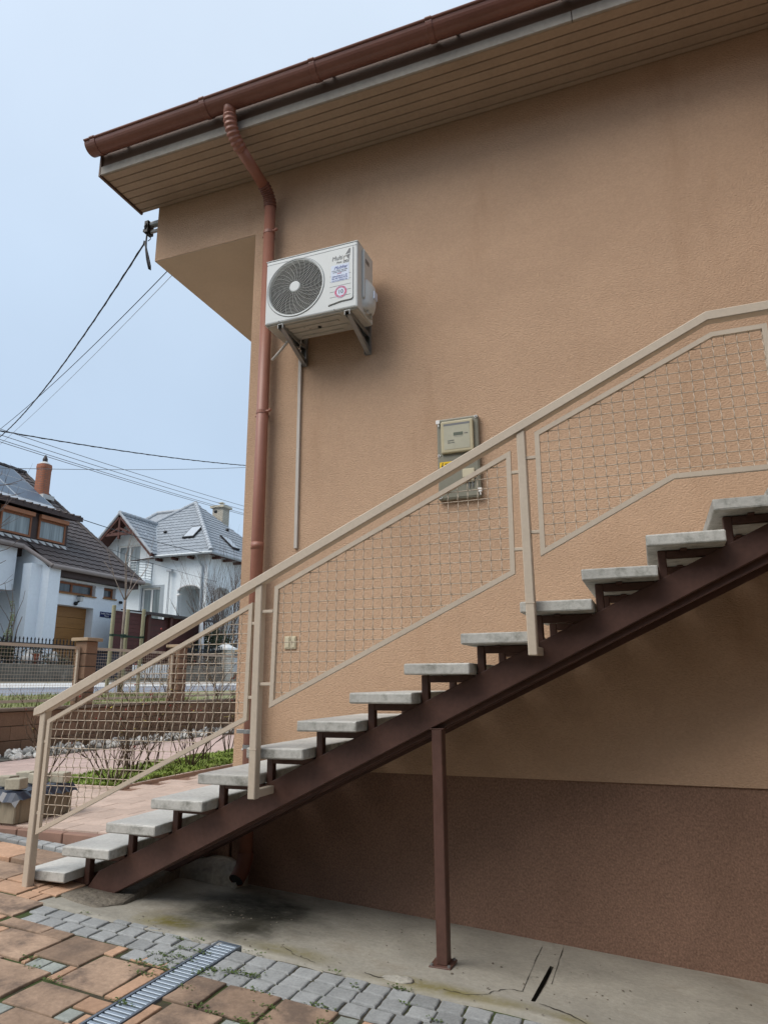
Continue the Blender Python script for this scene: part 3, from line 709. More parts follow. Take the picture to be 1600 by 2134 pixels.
# downpipe
PR = .0425; PXc, PYc = -1.332, .805
dp = thing('downpipe', 'salmon brown rainwater downpipe running down the corner of the peach house', 'downpipe', (PXc, PYc, 0))
def arc(p0, p1, p2, n=6):       # quadratic bend
    p0, p1, p2 = map(Vector, (p0, p1, p2)); return [(1-t)**2*p0+2*t*(1-t)*p1+t*t*p2 for t in [k/n for k in range(n+1)]]
A = Vector((-1.400, .305, 5.19)); B_ = Vector((-1.392, .315, 5.005)); Cc = Vector((PXc, PYc, 4.805)); D_ = Vector((PXc, PYc, 4.64))
part(dp, 'outlet', MB().path([A+Vector((0,-.01,.06)), A, A+(B_-A)*.3], [PR*1.25, PR*1.08, PR*1.04], 16).mesh('outlet', smooth=True), mt['pipe'])
d1 = (Cc-B_).normalized()
bend1 = arc(A+(B_-A)*.25, B_, B_+d1*.14, 48)
part(dp, 'upper_elbow', MB().path(bend1, [PR*(1.10+.10*math.sin(2*math.pi*k/6)) for k in range(len(bend1))], 16).mesh('upper_elbow', smooth=True), mt['pipe'])
part(dp, 'slanted_pipe', MB().path([B_+d1*.10, Cc-d1*.08], PR, 16).mesh('slanted_pipe', smooth=True), mt['pipe'])
bend2 = arc(Cc-d1*.10, Cc, D_+Vector((0,0,.06)), 48)
part(dp, 'lower_elbow', MB().path(bend2, [PR*(1.10+.09*math.sin(2*math.pi*k/6)) for k in range(len(bend2))], 16).mesh('lower_elbow', smooth=True), mt['pipedark'])
part(dp, 'pipe', MB().path([(PXc,PYc,4.72), (PXc,PYc,.10)], PR, 20).mesh('pipe', smooth=True), mt['pipe'])
part(dp, 'pipe_joint', MB().path([(PXc,PYc,2.05), (PXc,PYc,2.0)], PR+.002, 20).mesh('pipe_joint', smooth=True), mt['pipe'])
sb = arc((PXc,PYc,.10), (PXc,PYc,.015), (PXc-.008,PYc-.085,-.042), 8)
part(dp, 'shoe', MB().path(sb, [PR*(1.16 if k in (1,2,3) else 1.12) for k in range(9)], 18, cap=False).mesh('shoe', smooth=True, fix=False), mt['pipedark'])
part(dp, 'shoe_mouth', MB().path([Vector(sb[-2]), Vector(sb[-1])-(Vector(sb[-1])-Vector(sb[-2]))*.1], PR*.98, 18).mesh('shoe_mouth'), mt['black'])
for z, m in ((4.475,'pipe'), (3.0,'pipe'), (1.72,'pipe'), (.72,'galv')):
    b = MB().path([(PXc,PYc,z-.012), (PXc,PYc,z+.012)], PR+.003, 20); b.cyl((PXc+PR,PYc-.02,z), (PXc+PR+.028,PYc-.02,z), .008, 8); b.ball((PXc+PR+.03,PYc-.02,z+.004), .012, 8, 6); b.cyl((PXc-PR-.014,PYc,z-.02), (PXc-PR,PYc,z-.02), .007, 8)
    b.box(PXc-.008, PXc+.008, PYc+PR-.01, WY+.002, z-.008, z+.008)
    part(dp, 'pipe_clamp', b, mt[m])
b = MB(); b.path([(PXc,PYc,.80),(PXc,PYc,.825)], PR+.006, 20); b.box(PXc-.085,PXc-.03,PYc-.03,PYc-.012,.80,.826)
part(dp, 'hose_band', b.mesh('hose_band', bevel=.002), mt['galv'], label='shiny metal band near the foot of the pipe')

# ================================================================== the stair
G_, D_T, T_, RI_ = .286738, .3252, .0518, .136
stair = thing('staircase', 'outdoor open staircase with concrete treads on dark brown steel and a beige mesh railing', 'staircase', (-2.0, .4, 0))
TW0, TW1 = 0.0, .845
tm = {}
def sz_top(x): return .898 + .4775*(x+.194)
for k in range(1, 16):
    x0 = (k-9)*G_; z = 1.2+(k-9)*RI_
    w_t = D_T
    if k == 1: x0 += .034; w_t = .288
    m_ = MB(); m_.box(0, w_t, TW0, TW1, -T_, 0)
    me = m_.mesh('stair_tread', bevel=.007, seg=2)
    for v in me.vertices:
        v.co.x += R.uniform(-.0012,.0012); v.co.z += R.uniform(-.0008,.0008); v.co.y += R.uniform(-.001,.001)
    part(stair, 'stair_tread', me, mt['tread'], loc=(x0, 0, z), rot=(R.uniform(-.003,.003), R.uniform(-.003,.003), 0))
    # steel bracket under the tread, one on each stringer
    for y0 in (.135, .64):
        xa = x0+.045; zb = z-T_-.0015
        b = MB(); b.box(xa, xa+.036, y0, y0+.04, sz_top(xa)-.03, zb-.0)
        xe = min((zb-.03-.898)/.4775-.194+.05, x0+D_T-.01)
        if xe > xa+.05: b.box(xa+.0362, xe, y0+.001, y0+.039, zb-.036, zb-.001)
        b.box(x0+.14, x0+.17, y0-.05, y0+.09, zb-.008, zb-.0015)
        part(stair, 'tread_bracket', b.mesh('tread_bracket', bevel=.003), mt['brownsteel'])
# landing the stair runs up to
m_ = MB(); m_.box(0, 2.4, TW0, TW1+.02, -.07, 0); part(stair, 'landing', m_.mesh('landing', bevel=.008, seg=2), mt['tread'], loc=(7*G_, 0, 1.2+7*RI_))
for y0 in (.13, .635):
    xl = -1.93; xh = 7*G_+.10
    P_ = [(xl, .0, P1(xl)+.01), (xh, 0, sz_top(xh)), (xh, 0, sz_top(xh)-.119), (xl+.25, 0, sz_top(xl+.25)-.119)]
    P_ = [(-1.955,0,-.02),(-1.86,0,sz_top(-1.86)),(xh,0,sz_top(xh)),(xh,0,sz_top(xh)-.119),(-1.78,0,-.02)]
    m_ = MB(); m_.prism([(x, y0, z) for x, _, z in P_], (0,.06,0)); s_ = part(stair, 'stringer', m_.mesh('stringer', bevel=.004), mt['brownsteel'])
    xa = -1.66; m_ = MB(); m_.prism([(xa,y0+.034,sz_top(xa)-.1195),(xh,y0+.034,sz_top(xh)-.1195),(xh,y0+.034,sz_top(xh)-.163),(xa,y0+.034,max(-.03,sz_top(xa)-.163))], (0,.026,0))
    part(s_, 'lower_flange', m_, mt['brownsteel'])
    m_ = MB(); m_.box(xh, xh+2.3, y0, y0+.06, 1.2+7*RI_-.07-.14, 1.2+7*RI_-.0705); part(stair, 'landing_beam', m_.mesh('landing_beam', bevel=.003), mt['brownsteel'])
# props
for (px, py) in ((.094,.135),(3.9,.135),(3.9,.655)):
    zt_ = sz_top(px)-.165 if px < 2 else 1.2+7*RI_-.21
    zb_ = apz(px, py) if px < 4.4 else AP(px, py)
    m_ = MB(); m_.box(px, px+.052, py-.01, py+.055, zb_+.006, zt_+.02); pp = part(stair, 'support_post', m_.mesh('support_post', bevel=.004), mt['brownsteel'])
    m_ = MB(); m_.box(px-.03, px+.072, py-.035, py+.085, zb_-.004, zb_+.007); m_.box(px-.012, px+.06, py-.01, py+.06, zt_+.018, zt_+.024)
    fp_ = part(pp, 'foot_plate', m_.mesh('foot_plate', bevel=.002), mt['brownsteel'])
    m_ = MB()
    for bx_, by_ in ((px-.018,py-.022),(px+.062,py-.022),(px-.018,py+.07),(px+.062,py+.07)): m_.cyl((bx_,by_,zb_+.006),(bx_,by_,zb_+.015),.007,6)
    part(fp_, 'bolts', m_, mt['galv'])
# railing
RY0, RY1 = -.062, -.012
for (x, zb_, zt_, bolt) in ((-2.208,.025,.955,0), (-.806,.555,1.62,1), (.611,1.225,2.29,1), (3.0,1.95,2.70,0)):
    m_ = MB(); m_.box(x, x+.041, RY0, RY1, zb_, zt_+.02)
    pp = part(stair, 'railing_post', m_.mesh('railing_post', bevel=.004), mt['beige'])
    if bolt:
        b = MB(); b.box(x+.0005, x+.0405, RY1-.001, .134, zb_+.004, zb_+.042); part(pp, 'post_stub', b.mesh('post_stub', bevel=.003), mt['beige'])
        b = MB(); b.box(x-.001, x+.042, RY0-.0012, RY1+.001, zb_+.232, zb_+.236); part(pp, 'weld_seam', b, mt['beige'])
# handrail
hz = lambda x: 1.020+.4715*(x+2.151)
xk = 1.496
m_ = MB(); y0, y1 = -.070, -.018; th = .046
P_ = [(-2.252, .978), (xk, hz(xk)), (3.2, hz(xk)+.002), (3.2, hz(xk)+.002-th), (xk+.004, hz(xk)-th), (-2.19, hz(-2.19)-th-.006), (-2.252, .935)]
m_.prism([(x, y0, z) for x, z in P_], (0, y1-y0, 0))
part(stair, 'handrail', m_.mesh('handrail', bevel=.004), mt['beige'])
panels = [[(-2.155,.916),(-.823,1.529),(-.832,.930),(-2.155,.305)], [(-.693,1.606),(.578,2.196),(.570,1.598),(-.705,.992)],
          [(.697,2.273),(1.507,2.640),(1.732,2.640),(1.732,1.975),(1.290,1.976),(.691,1.672)], [(1.86,2.640),(2.92,2.640),(2.92,1.975),(1.86,1.975)]]
PY = -.044
def zspan(poly, x):
    zs = []
    for (a, b) in zip(poly, poly[1:]+poly[:1]):
        if (a[0]-x)*(b[0]-x) < 0: zs.append(a[1]+(b[1]-a[1])*(x-a[0])/(b[0]-a[0]))
    return (min(zs), max(zs)) if len(zs) > 1 else None
def xspan(poly, z):
    xs = []
    for (a, b) in zip(poly, poly[1:]+poly[:1]):
        if (a[1]-z)*(b[1]-z) < 0: xs.append(a[0]+(b[0]-a[0])*(z-a[1])/(b[1]-a[1]))
    return (min(xs), max(xs)) if len(xs) > 1 else None
WRn = random.Random(9)
for pi_, poly in enumerate(panels):
    cx = sum(p[0] for p in poly)/len(poly); cz = sum(p[1] for p in poly)/len(poly)
    b = MB(); fw = .022
    pts = [Vector((x, PY, z)) for x, z in poly]
    # mitred flat frame: offset the polygon inwards
    n = len(pts); inn = []
    for i in range(n):
        a, c, d = pts[i-1], pts[i], pts[(i+1) % n]
        e1 = (c-a).normalized(); e2 = (d-c).normalized()
        n1 = Vector((e1.z, 0, -e1.x)); n2 = Vector((e2.z, 0, -e2.x))
        bis = (n1+n2).normalized(); inn.append(c + bis*fw/max(.3, bis.dot(n1)))
    for i in range(n):
        j = (i+1) % n
        b.prism([pts[i]+Vector((0,-.010,0)), pts[j]+Vector((0,-.010,0)), inn[j]+Vector((0,-.010,0)), inn[i]+Vector((0,-.010,0))], (0,.022,0))
    fr = part(stair, 'railing_panel', b.mesh('railing_panel', fix=True), mt['beige'])
    ip = [(p.x, p.z) for p in inn]
    x = math.floor(min(p[0] for p in poly)/.05)*.05 + .0085
    while x < max(p[0] for p in poly):
        s = zspan(ip, x)
        if s and s[1]-s[0] > .03:
            q = []; z = s[0]-.004; k = 0
            ph = WRn.uniform(-.2,.2)
            while z < s[1]+.004:
                q.append((x+.0013*math.sin(4*math.pi*z/.0503+ph), PY+.0042*math.cos(2*math.pi*z/.0503+ph), z)); z += .00834
            if len(q) > 1: part(fr, 'wire', MB().path(q, .0021, 5, cap=False).mesh('wire', smooth=True, fix=False), mt['wire'])
        x += .05
    z = math.floor(min(p[1] for p in poly)/.0503)*.0503 + .0095
    while z < max(p[1] for p in poly):
        s = xspan(ip, z)
        if s and s[1]-s[0] > .02:
            q = [(s[0]-.005+(s[1]-s[0]+.01)*k/6, PY+.0035, z+WRn.uniform(-.0009,.0009)) for k in range(7)]
            part(fr, 'wire', MB().path(q, .0023, 5, cap=False).mesh('wire', smooth=True, fix=False), mt['wire'])
        z += .0503
for (xa, xb, z) in ((-2.168,-2.153,.797),(-2.168,-2.153,.417),(-.836,-.804,1.418),(-.842,-.804,1.042),(-.767,-.700,1.478),(-.767,-.700,1.108),(.572,.613,2.086),(.566,.613,1.712),(.650,.697,2.15),(.650,.697,1.788)):
    b = MB(); b.box(xa, xb, PY-.008, PY+.008, z-.008, z+.008); part(stair, 'panel_tie', b.mesh('panel_tie', bevel=.002), mt['beige'])

# ================================================================== air conditioner
AX0, AX1, AZ0, AZ1, AY0, AY1 = -1.156, -.462, 3.500, 3.988, .50, .765
ac = thing('air_conditioner', 'white air conditioner outdoor unit with round fan grille on wall brackets', 'air conditioner', ((AX0+AX1)/2, .7, AZ0))
fcx, fcz, FR = -.925, 3.744, .206
b = MB(); NS = 48
circ = [(fcx+FR*math.cos(2*math.pi*k/NS), fcz+FR*math.sin(2*math.pi*k/NS)) for k in range(NS)]
def to_rect(x, z):
    dx, dz = x-fcx, z-fcz; t = 1e9
    if dx > 1e-9: t = min(t, (AX1-.012-fcx)/dx)
    if dx < -1e-9: t = min(t, (AX0+.012-fcx)/dx)
    if dz > 1e-9: t = min(t, (AZ1-.012-fcz)/dz)
    if dz < -1e-9: t = min(t, (AZ0+.012-fcz)/dz)
    return fcx+dx*t, fcz+dz*t
outr = [to_rect(*c) for c in circ]
cornr = [(AX0+.012,AZ0+.012),(AX1-.012,AZ0+.012),(AX1-.012,AZ1-.012),(AX0+.012,AZ1-.012)]
v = [(x, AY0, z) for x, z in circ] + [(x, AY0, z) for x, z in outr]
f = []
for k in range(NS):
    j = (k+1) % NS; face = [k, j, NS+j]
    for c in cornr:     # include a corner between two spokes
        a1, a2 = math.atan2(outr[k][1]-fcz, outr[k][0]-fcx), math.atan2(outr[j][1]-fcz, outr[j][0]-fcx); ac_ = math.atan2(c[1]-fcz, c[0]-fcx)
        if (ac_-a1) % (2*math.pi) < (a2-a1) % (2*math.pi) and (ac_-a1) % (2*math.pi) > 1e-6: v.append((c[0], AY0, c[1])); face.append(len(v)-1)
    f.append(face + [NS+k])
b.add(v, f)
# rounded shoulder from the front face back to the sides
def rr(x0, x1, z0, z1): return [(x0,z0),(x1,z0),(x1,z1),(x0,z1)]
r0 = rr(AX0+.012, AX1-.012, AZ0+.012, AZ1-.012); r1 = rr(AX0+.004, AX1-.004, AZ0+.004, AZ1-.004); r2 = rr(AX0, AX1, AZ0, AZ1)
vv = [(x, AY0, z) for x, z in r0] + [(x, AY0+.003, z) for x, z in r1] + [(x, AY0+.012, z) for x, z in r2] + [(x, AY1, z) for x, z in r2]
b.add(vv, [(r*4+i, r*4+(i+1) % 4, (r+1)*4+(i+1) % 4, (r+1)*4+i) for r in range(3) for i in range(4)] + [(12,13,14,15)])
b.add([(x, AY0, z) for x, z in circ] + [(x, AY0+.03, z) for x, z in circ], [(k, (k+1) % NS, NS+(k+1) % NS, NS+k) for k in range(NS)])
part(ac, 'casing', b.mesh('casing', fix=True), mt['acwhite'])
b = MB(); b.poly([(x, AY0+.10, z) for x, z in circ]); b.add([(x, AY0+.03, z) for x, z in circ] + [(x, AY0+.10, z) for x, z in circ], [(k, (k+1) % NS, NS+(k+1) % NS, NS+k) for k in range(NS)])
part(ac, 'fan_recess', b.mesh('fan_recess', fix=False), mt['acdark'])
b = MB()
for k in range(3):
    a0 = 2.1*k+.4; q = []
    for t in range(6):
        a = a0+.17*t; r = FR*.92
        q.append(((fcx+.05*math.cos(a0+.03*t), AY0+.075-.008*t, fcz+.05*math.sin(a0+.03*t)), (fcx+r*math.cos(a), AY0+.085-.010*t, fcz+r*math.sin(a))))
    b.add([p for pr_ in q for p in pr_], [(2*i, 2*i+1, 2*i+3, 2*i+2) for i in range(5)])
b.cyl((fcx, AY0+.035, fcz), (fcx, AY0+.09, fcz), .05, 20)
part(ac, 'fan', b.mesh('fan', fix=False), mt['acdark'])
b = MB()
nr = 17
for i in range(nr):
    r = .040 + (FR-.006-.040)*i/(nr-1)
    b.path([(fcx+r*math.cos(2*math.pi*k/44), AY0+.004-.004*(1-(r/FR)**2), fcz+r*math.sin(2*math.pi*k/44)) for k in range(44)], .0014, 5, closed=True)
for k in range(26):
    a = 2*math.pi*k/26
    q = [(fcx+r*math.cos(a+.55*(r/FR)**1.3), AY0+.0005-.005*(1-(r/FR)**2), fcz+r*math.sin(a+.55*(r/FR)**1.3)) for r in [.036+(FR+.002-.036)*t/8 for t in range(9)]]
    b.path(q, .0011, 4)
gr_ = part(ac, 'fan_grille', b.mesh('fan_grille', fix=False, smooth=True), mt['acgrille'])
b = MB(); b.path([(fcx, AY0-.010, fcz), (fcx, AY0-.006, fcz), (fcx, AY0+.004, fcz)], [.034,.041,.042], 28); part(gr_, 'hub', b, mt['acwhite'])
b = MB(); b.path([(fcx+(FR+.010)*math.cos(2*math.pi*k/60), AY0-.0005, fcz+(FR+.010)*math.sin(2*math.pi*k/60)) for k in range(60)], .0045, 6, closed=True); part(gr_, 'grille_rim', b.mesh('grille_rim', smooth=True), mt['acwhite'])
b = MB(); b.path([(fcx+(FR+.016)*math.cos(2*math.pi*k/60), AY0-.0003, fcz+(FR+.016)*math.sin(2*math.pi*k/60)) for k in range(60)], .0012, 4, closed=True); part(gr_, 'rim_groove', b.mesh('rim_groove'), mt['grey'])
b = MB(); b.box(AX0+.003, AX1-.006, AY0-.0012, AY0+.01, AZ1-.030, AZ1-.0285); part(ac, 'lid_seam', b, mt['grey'])
b = MB(); b.box(AX0-.002, AX1+.002, AY0-.002, AY1+.002, AZ1-.004, AZ1+.004); part(ac, 'lid', b.mesh('lid', bevel=.003, seg=2), mt['acwhite'])
# raised badge panel at the right of the grille
BX_0, BX_1, BZ0, BZ1 = -.672, -.492, 3.548, 3.950
b = MB()
pp_ = [(BX_0,BZ0-.005),(BX_0+.09,BZ0+.010),(BX_1-.01,BZ0+.012),(BX_1,BZ0+.024),(BX_1,BZ1),(BX_0,BZ1)]
b.prism([(x, AY0-.007, z) for x, z in pp_], (0,.008,0)); bp_ = part(ac, 'badge_panel', b.mesh('badge_panel', bevel=.003), mt['acwhite'])
b = MB(); b.prism([(x, AY0-.0022, z-.004) for x, z in pp_[:4]] + [(BX_1, AY0-.0022, BZ0+.03), (BX_0, AY0-.0022, BZ0+.012)], (0,.002,0)); part(ac, 'painted_panel_shadow', b, mt['grey'])  # grey plate painting in the shadow below the badge panel edge
for k in range(5):
    b = MB(); z = 3.595+.0395*k; b.box(BX_0+.012, BX_1-.016, AY0-.0078, AY0-.006, z, z+.0022); part(bp_, 'groove', b, mt['grey'])
FX, FZ = (1,0,0), (0,0,1)
fy = AY0-.0079
text_part(bp_, 'Multi', .046, mt['grey'], (-.647, fy, 3.868), FX, FZ, shear=.25, width=.078, tilt=.02)
text_part(bp_, 'ool', .042, mt['grey'], (-.566, fy, 3.838), FX, FZ, shear=.35, width=.046)
text_part(bp_, 'from', .022, mt['grey'], (-.612, fy, 3.843), FX, FZ, shear=.2, width=.036)
b = MB(); b.prism([(-.548, fy, 3.898), (-.512, fy, 3.905), (-.512, fy, 3.938), (-.520, fy, 3.940)], (0,.0008,0)); b.prism([(-.541, fy, 3.892), (-.513, fy, 3.897), (-.522, fy, 3.868), (-.530, fy, 3.864)], (0,.0008,0))
part(bp_, 'arrow_emblem', b, mt['grey'])
b = MB(); b.path([(-.548+.014*math.cos(a), fy, 3.872+.017*math.sin(a)) for a in [.6+.45*k for k in range(11)]], .0022, 5); part(bp_, 'letter_curl', b, mt['acbase'])
b = MB(); b.box(-.652, -.520, AY0-.0082, AY0-.0068, 3.708, 3.832); sk = part(bp_, 'advert_sticker', b, mt['sticker'])
sy = AY0-.0085
text_part(sk, 'Multiker', .034, mt['blueprint'], (-.629, sy, 3.800), FX, FZ, shear=.4, width=.098)
text_part(sk, 'klíma fűtés szerelés', .013, mt['grey'], (-.645, sy, 3.786), FX, FZ, width=.112)
text_part(sk, 'javítás karbantartás', .013, mt['grey'], (-.636, sy, 3.774), FX, FZ, width=.096)
text_part(sk, 'ajtók', .012, mt['pink'], (-.605, sy, 3.763), FX, FZ, width=.03)
text_part(sk, 'Székesfehérvár u. 38', .013, mt['blueprint'], (-.643, sy, 3.744), FX, FZ, width=.108)
text_part(sk, '06-30/ 928-7572', .019, mt['blueprint'], (-.645, sy, 3.726), FX, FZ, width=.112)
text_part(sk, 'www.multiker.hu', .014, mt['blueprint'], (-.646, sy, 3.712), FX, FZ, width=.114)
bcx, bcz = -.580, 3.627
b = MB(); b.cyl((bcx, AY0-.0082, bcz), (bcx, AY0-.0068, bcz), .046, 36); sk = part(bp_, 'warranty_sticker', b, mt['sticker'])
b = MB(); n = 36
ro, ri = .0435, .030
b.add([(bcx+r*math.cos(2*math.pi*k/n), AY0-.0085, bcz+r*math.sin(2*math.pi*k/n)) for r in (ro, ri) for k in range(n)], [(k, (k+1) % n, n+(k+1) % n, n+k) for k in range(n)]); part(sk, 'sticker_ring', b.mesh('sticker_ring', fix=False), mt['pink'])
text_part(sk, '10', .040, mt['black'], (bcx, AY0-.0086, bcz-.0125), FX, FZ, align='CENTER')
for i, ch in enumerate('GARANCIA'):
    a = math.radians(152-17.5*i); text_part(sk, ch, .013, mt['sticker'], (bcx+.0325*math.cos(a), AY0-.0088, bcz+.0325*math.sin(a)), FX, FZ, align='CENTER', tilt=(a-math.pi/2))
for i, ch in enumerate('KLÍMA ÉV'):
    a = math.radians(212+16*i); 
    if ch != ' ': text_part(sk, ch, .013, mt['sticker'], (bcx+.0415*math.cos(a), AY0-.0088, bcz+.0415*math.sin(a)), FX, FZ, align='CENTER', tilt=(a+math.pi/2))
# base pan with ribs and drain hole
b = MB(); b.box(AX0+.008, AX1-.008, AY0+.014, AY1-.004, AZ0-.010, AZ0-.0005); bp2 = part(ac, 'base_pan', b.mesh('base_pan', bevel=.004), mt['acbase'])
b = MB()
for (x0, x1, y0, y1) in ((-1.05,-.60,.53,.565),(-1.02,-.64,.59,.615),(-1.05,-.60,.655,.68),(-.98,-.66,.71,.735)): b.box(x0, x1, y0, y1, AZ0-.017, AZ0-.0095)
part(bp2, 'pan_rib', b.mesh('pan_rib', bevel=.006), mt['acbase'])
b = MB(); b.cyl((-.80,.632,AZ0-.0185), (-.80,.632,AZ0-.0165), .013, 18); b.cyl((-.90,.60,AZ0-.0178), (-.90,.60,AZ0-.016), .004, 8); b.cyl((-.87,.63,AZ0-.0178), (-.87,.63,AZ0-.016), .004, 8); b.cyl((-.70,.57,AZ0-.0112), (-.70,.57,AZ0-.0098), .005, 8)
part(bp2, 'drain_hole', b, mt['black'])
b = MB()
for (x, z) in ((AX0+.11, AZ0+.010),(-.63,AZ0+.010)): b.cyl((x, AY0-.001, z), (x, AY0+.004, z), .004, 10)
part(ac, 'screw', b, mt['grey'])
# valve cover on the right-hand end
b = MB(); b.box(AX1-.002, AX1+.018, .575, .73, 3.60, 4.0-.03); cv = part(ac, 'valve_cover', b.mesh('valve_cover', bevel=.008, seg=2), mt['acwhite'])
b = MB(); b.box(AX1+.0165, AX1+.0195, .595, .655, 3.875, 3.905); part(cv, 'handle_slot', b, mt['grey'])
b = MB()
q = [(3.535,.030),(3.545,.050),(3.58,.060),(3.66,.062),(3.71,.056),(3.75,.034),(3.775,.018)]
for (za, ra), (zb_, rb) in zip(q[:-1], q[1:]):
    pass
ring = []
for z, r in q:
    ring.append([(AX1-.004+r*math.sin(math.pi*k/10)**.6*(1.12), .735-.155*(k/10) if True else 0, z) for k in range(11)])
n_ = 11
b.add([p for g_ in ring for p in g_], [(i*n_+k, i*n_+k+1, (i+1)*n_+k+1, (i+1)*n_+k) for i in range(len(q)-1) for k in range(10)] + [list(range(11)), [(len(q)-1)*n_+k for k in range(11)][::-1]])
vb = part(ac, 'valve_bulge', b.mesh('valve_bulge', smooth=True), mt['acwhite'])
b = MB(); b.box(AX1+.058, AX1+.0692, .632,.684, 3.615, 3.672); part(vb, 'rating_label', b.mesh('rating_label', bevel=.002), mt['sticker'])
b = MB(); b.cyl((AX1+.02,.69,3.50), (AX1+.02,.69,3.54), .010, 10); b.cyl((AX1+.02,.63,3.505), (AX1+.02,.63,3.54), .008, 10); part(ac, 'pipe_stub', b, mt['acbase'])
# wall brackets
for bx in (-1.052, -.555):
    b = MB()
    b.box(bx-.002, bx+.036, AY0+.004, WY-.002, AZ0-.0135, AZ0-.0105)
    b.box(bx-.002, bx+.001, AY0+.004, WY-.002, AZ0-.042, AZ0-.0135); b.box(bx+.033, bx+.036, AY0+.004, WY-.002, AZ0-.042, AZ0-.0135)
    br = part(ac, 'wall_bracket', b, mt['galv'])
    b = MB(); b.box(bx-.006, bx+.040, WY-.005, WY-.001, AZ0-.16, AZ0+.12); b.box(bx-.006, bx-.003, WY-.030, WY-.005, AZ0-.16, AZ0+.12); b.box(bx+.037, bx+.040, WY-.030, WY-.005, AZ0-.16, AZ0+.12)
    part(br, 'wall_leg', b, mt['galv'])
    b = MB()
    b.prism([(bx+.002, AY0+.03, AZ0-.030), (bx+.002, AY0+.06, AZ0-.042), (bx+.002, WY-.006, AZ0-.158), (bx+.002, WY-.006, AZ0-.115)], (.030,0,0)); part(br, 'brace', b, mt['galv'])
    b = MB()
    for y in (.56,.60,.70): b.box(bx+.012, bx+.022, y, y+.025, AZ0-.0145, AZ0-.0133)
    part(br, 'slot_hole', b, mt['black'])
b = MB(); b.path([(-1.03,.66,AZ0-.01),(-1.06,.675,AZ0-.045),(-1.13,.69,AZ0-.10),(-1.205,.70,AZ0-.160)], .0095, 10)
part(ac, 'drain_hose', b.mesh('drain_hose', smooth=True), mt['conduit'])
b = MB(); b.box(-1.082,-1.058,WY-.020,WY-.001,2.0,3.42); tag_c = solo('cable_trunking', b.mesh('cable_trunking', bevel=.002), mt['conduit'], 'narrow pale cable trunking running down the wall below the air conditioner', 'cable trunking')
b = MB(); b.path([(-1.07,WY-.03,3.42),(-1.05,WY-.06,3.46),(-1.0,.74,AZ0-.02)], .005, 8); part(tag_c, 'cable', b, mt['conduit'])

# ================================================================== electricity meter, sockets
em = thing('electricity_meter', 'grey wall box with cream electricity meter window and yellow warning sticker', 'electricity meter', (.09, WY, 2.226))
MY = .840
b = MB(); b.box(-.047,.228,MY,WY-.001,2.226,2.770); part(em, 'cover', b.mesh('cover', bevel=.010, seg=2), mt['meterbox'])
b = MB(); b.box(-.038,.219,MY-.0025,MY+.004,2.236,2.512); part(em, 'lower_cover', b.mesh('lower_cover', bevel=.005), mt['meterbox'])
b = MB(); b.box(-.015,.197,MY-.024,MY+.002,2.527,2.742); mw = part(em, 'meter_window', b.mesh('meter_window', bevel=.008, seg=2), mt['cream'])
b = MB(); b.box(.006,.177,MY-.0255,MY-.020,2.547,2.722); part(mw, 'meter_face', b.mesh('meter_face', bevel=.002), mt['meterface'])
b = MB(); b.box(.070,.132,MY-.0265,MY-.025,2.637,2.658); part(mw, 'display', b, mt['lcd'])
b = MB(); b.box(.006,.177,MY-.026,MY-.0252,2.708,2.722); b.box(.073,.132,MY-.0262,MY-.0252,2.629,2.6305)
part(mw, 'face_line', b, mt['grey'])
text_part(mw, 'kWh', .012, mt['grey'], (.140,MY-.0266,2.643), FX, FZ)
text_part(mw, '3x230/400V', .009, mt['grey'], (.030,MY-.0266,2.604), FX, FZ)
text_part(mw, '5(85)A 50Hz', .009, mt['grey'], (.030,MY-.0266,2.590), FX, FZ)
b = MB(); b.box(-.030,.075,MY-.0085,MY-.005,2.422,2.474); ys_ = part(em, 'warning_sticker', b, mt['yellow'])
b = MB(); b.prism([(-.012,MY-.0092,2.468),(-.006,MY-.0092,2.468),(-.012,MY-.0092,2.449),(-.004,MY-.0092,2.452),(-.014,MY-.0092,2.428),(-.012,MY-.0092,2.443),(-.020,MY-.0092,2.441)], (0,.0008,0)); part(ys_, 'lightning_bolt', b, mt['black'])
text_part(ys_, 'FESZÜLTSÉG', .013, mt['black'], (.003,MY-.0092,2.454), FX, FZ, width=.068)
text_part(ys_, 'VESZÉLYES', .013, mt['black'], (.003,MY-.0092,2.435), FX, FZ, width=.060)
b = MB(); b.box(.118,.196,MY-.020,MY-.004,2.355,2.412); b.box(.118,.190,MY-.014,MY-.004,2.325,2.352); part(em, 'breaker', b.mesh('breaker', bevel=.004), mt['ivory'])
b = MB(); b.path([(.155,MY-.009,2.328),(.16,MY-.009,2.305),(.158,MY-.008,2.285)], .003, 6); b.path([(.176,MY-.009,2.328),(.182,MY-.009,2.308),(.179,MY-.008,2.29)], .003, 6); part(em, 'breaker_wire', b, mt['grey'])
for (x, z, bolt) in ((-.034,2.748,1),(.214,2.756,0),(-.034,2.520,0),(-.030,2.244,0),(.224,2.268,1)):
    b = MB(); b.cyl((x,MY-.006,z), (x,MY+.002,z), .009, 14); c = part(em, 'screw', b, mt['white'] if not bolt else mt['galv'])
    b = MB(); b.cyl((x,MY-.0075,z), (x,MY-.004,z), .005, 12); part(c, 'screw_hole', b, mt['black'])
    if bolt:
        b = MB(); b.box(x-.014, x+.012, MY-.016, MY-.003, z-.014, z+.012); b.cyl((x+.002,MY-.010,z-.014), (x+.004,MY-.010,z-.034), .004, 8); part(c, 'seal', b.mesh('seal', bevel=.003), mt['white'])
sw = thing('wall_switch', 'ivory double switch plate on the peach wall behind the railing', 'wall switch', (-1.097, WY, 1.37))
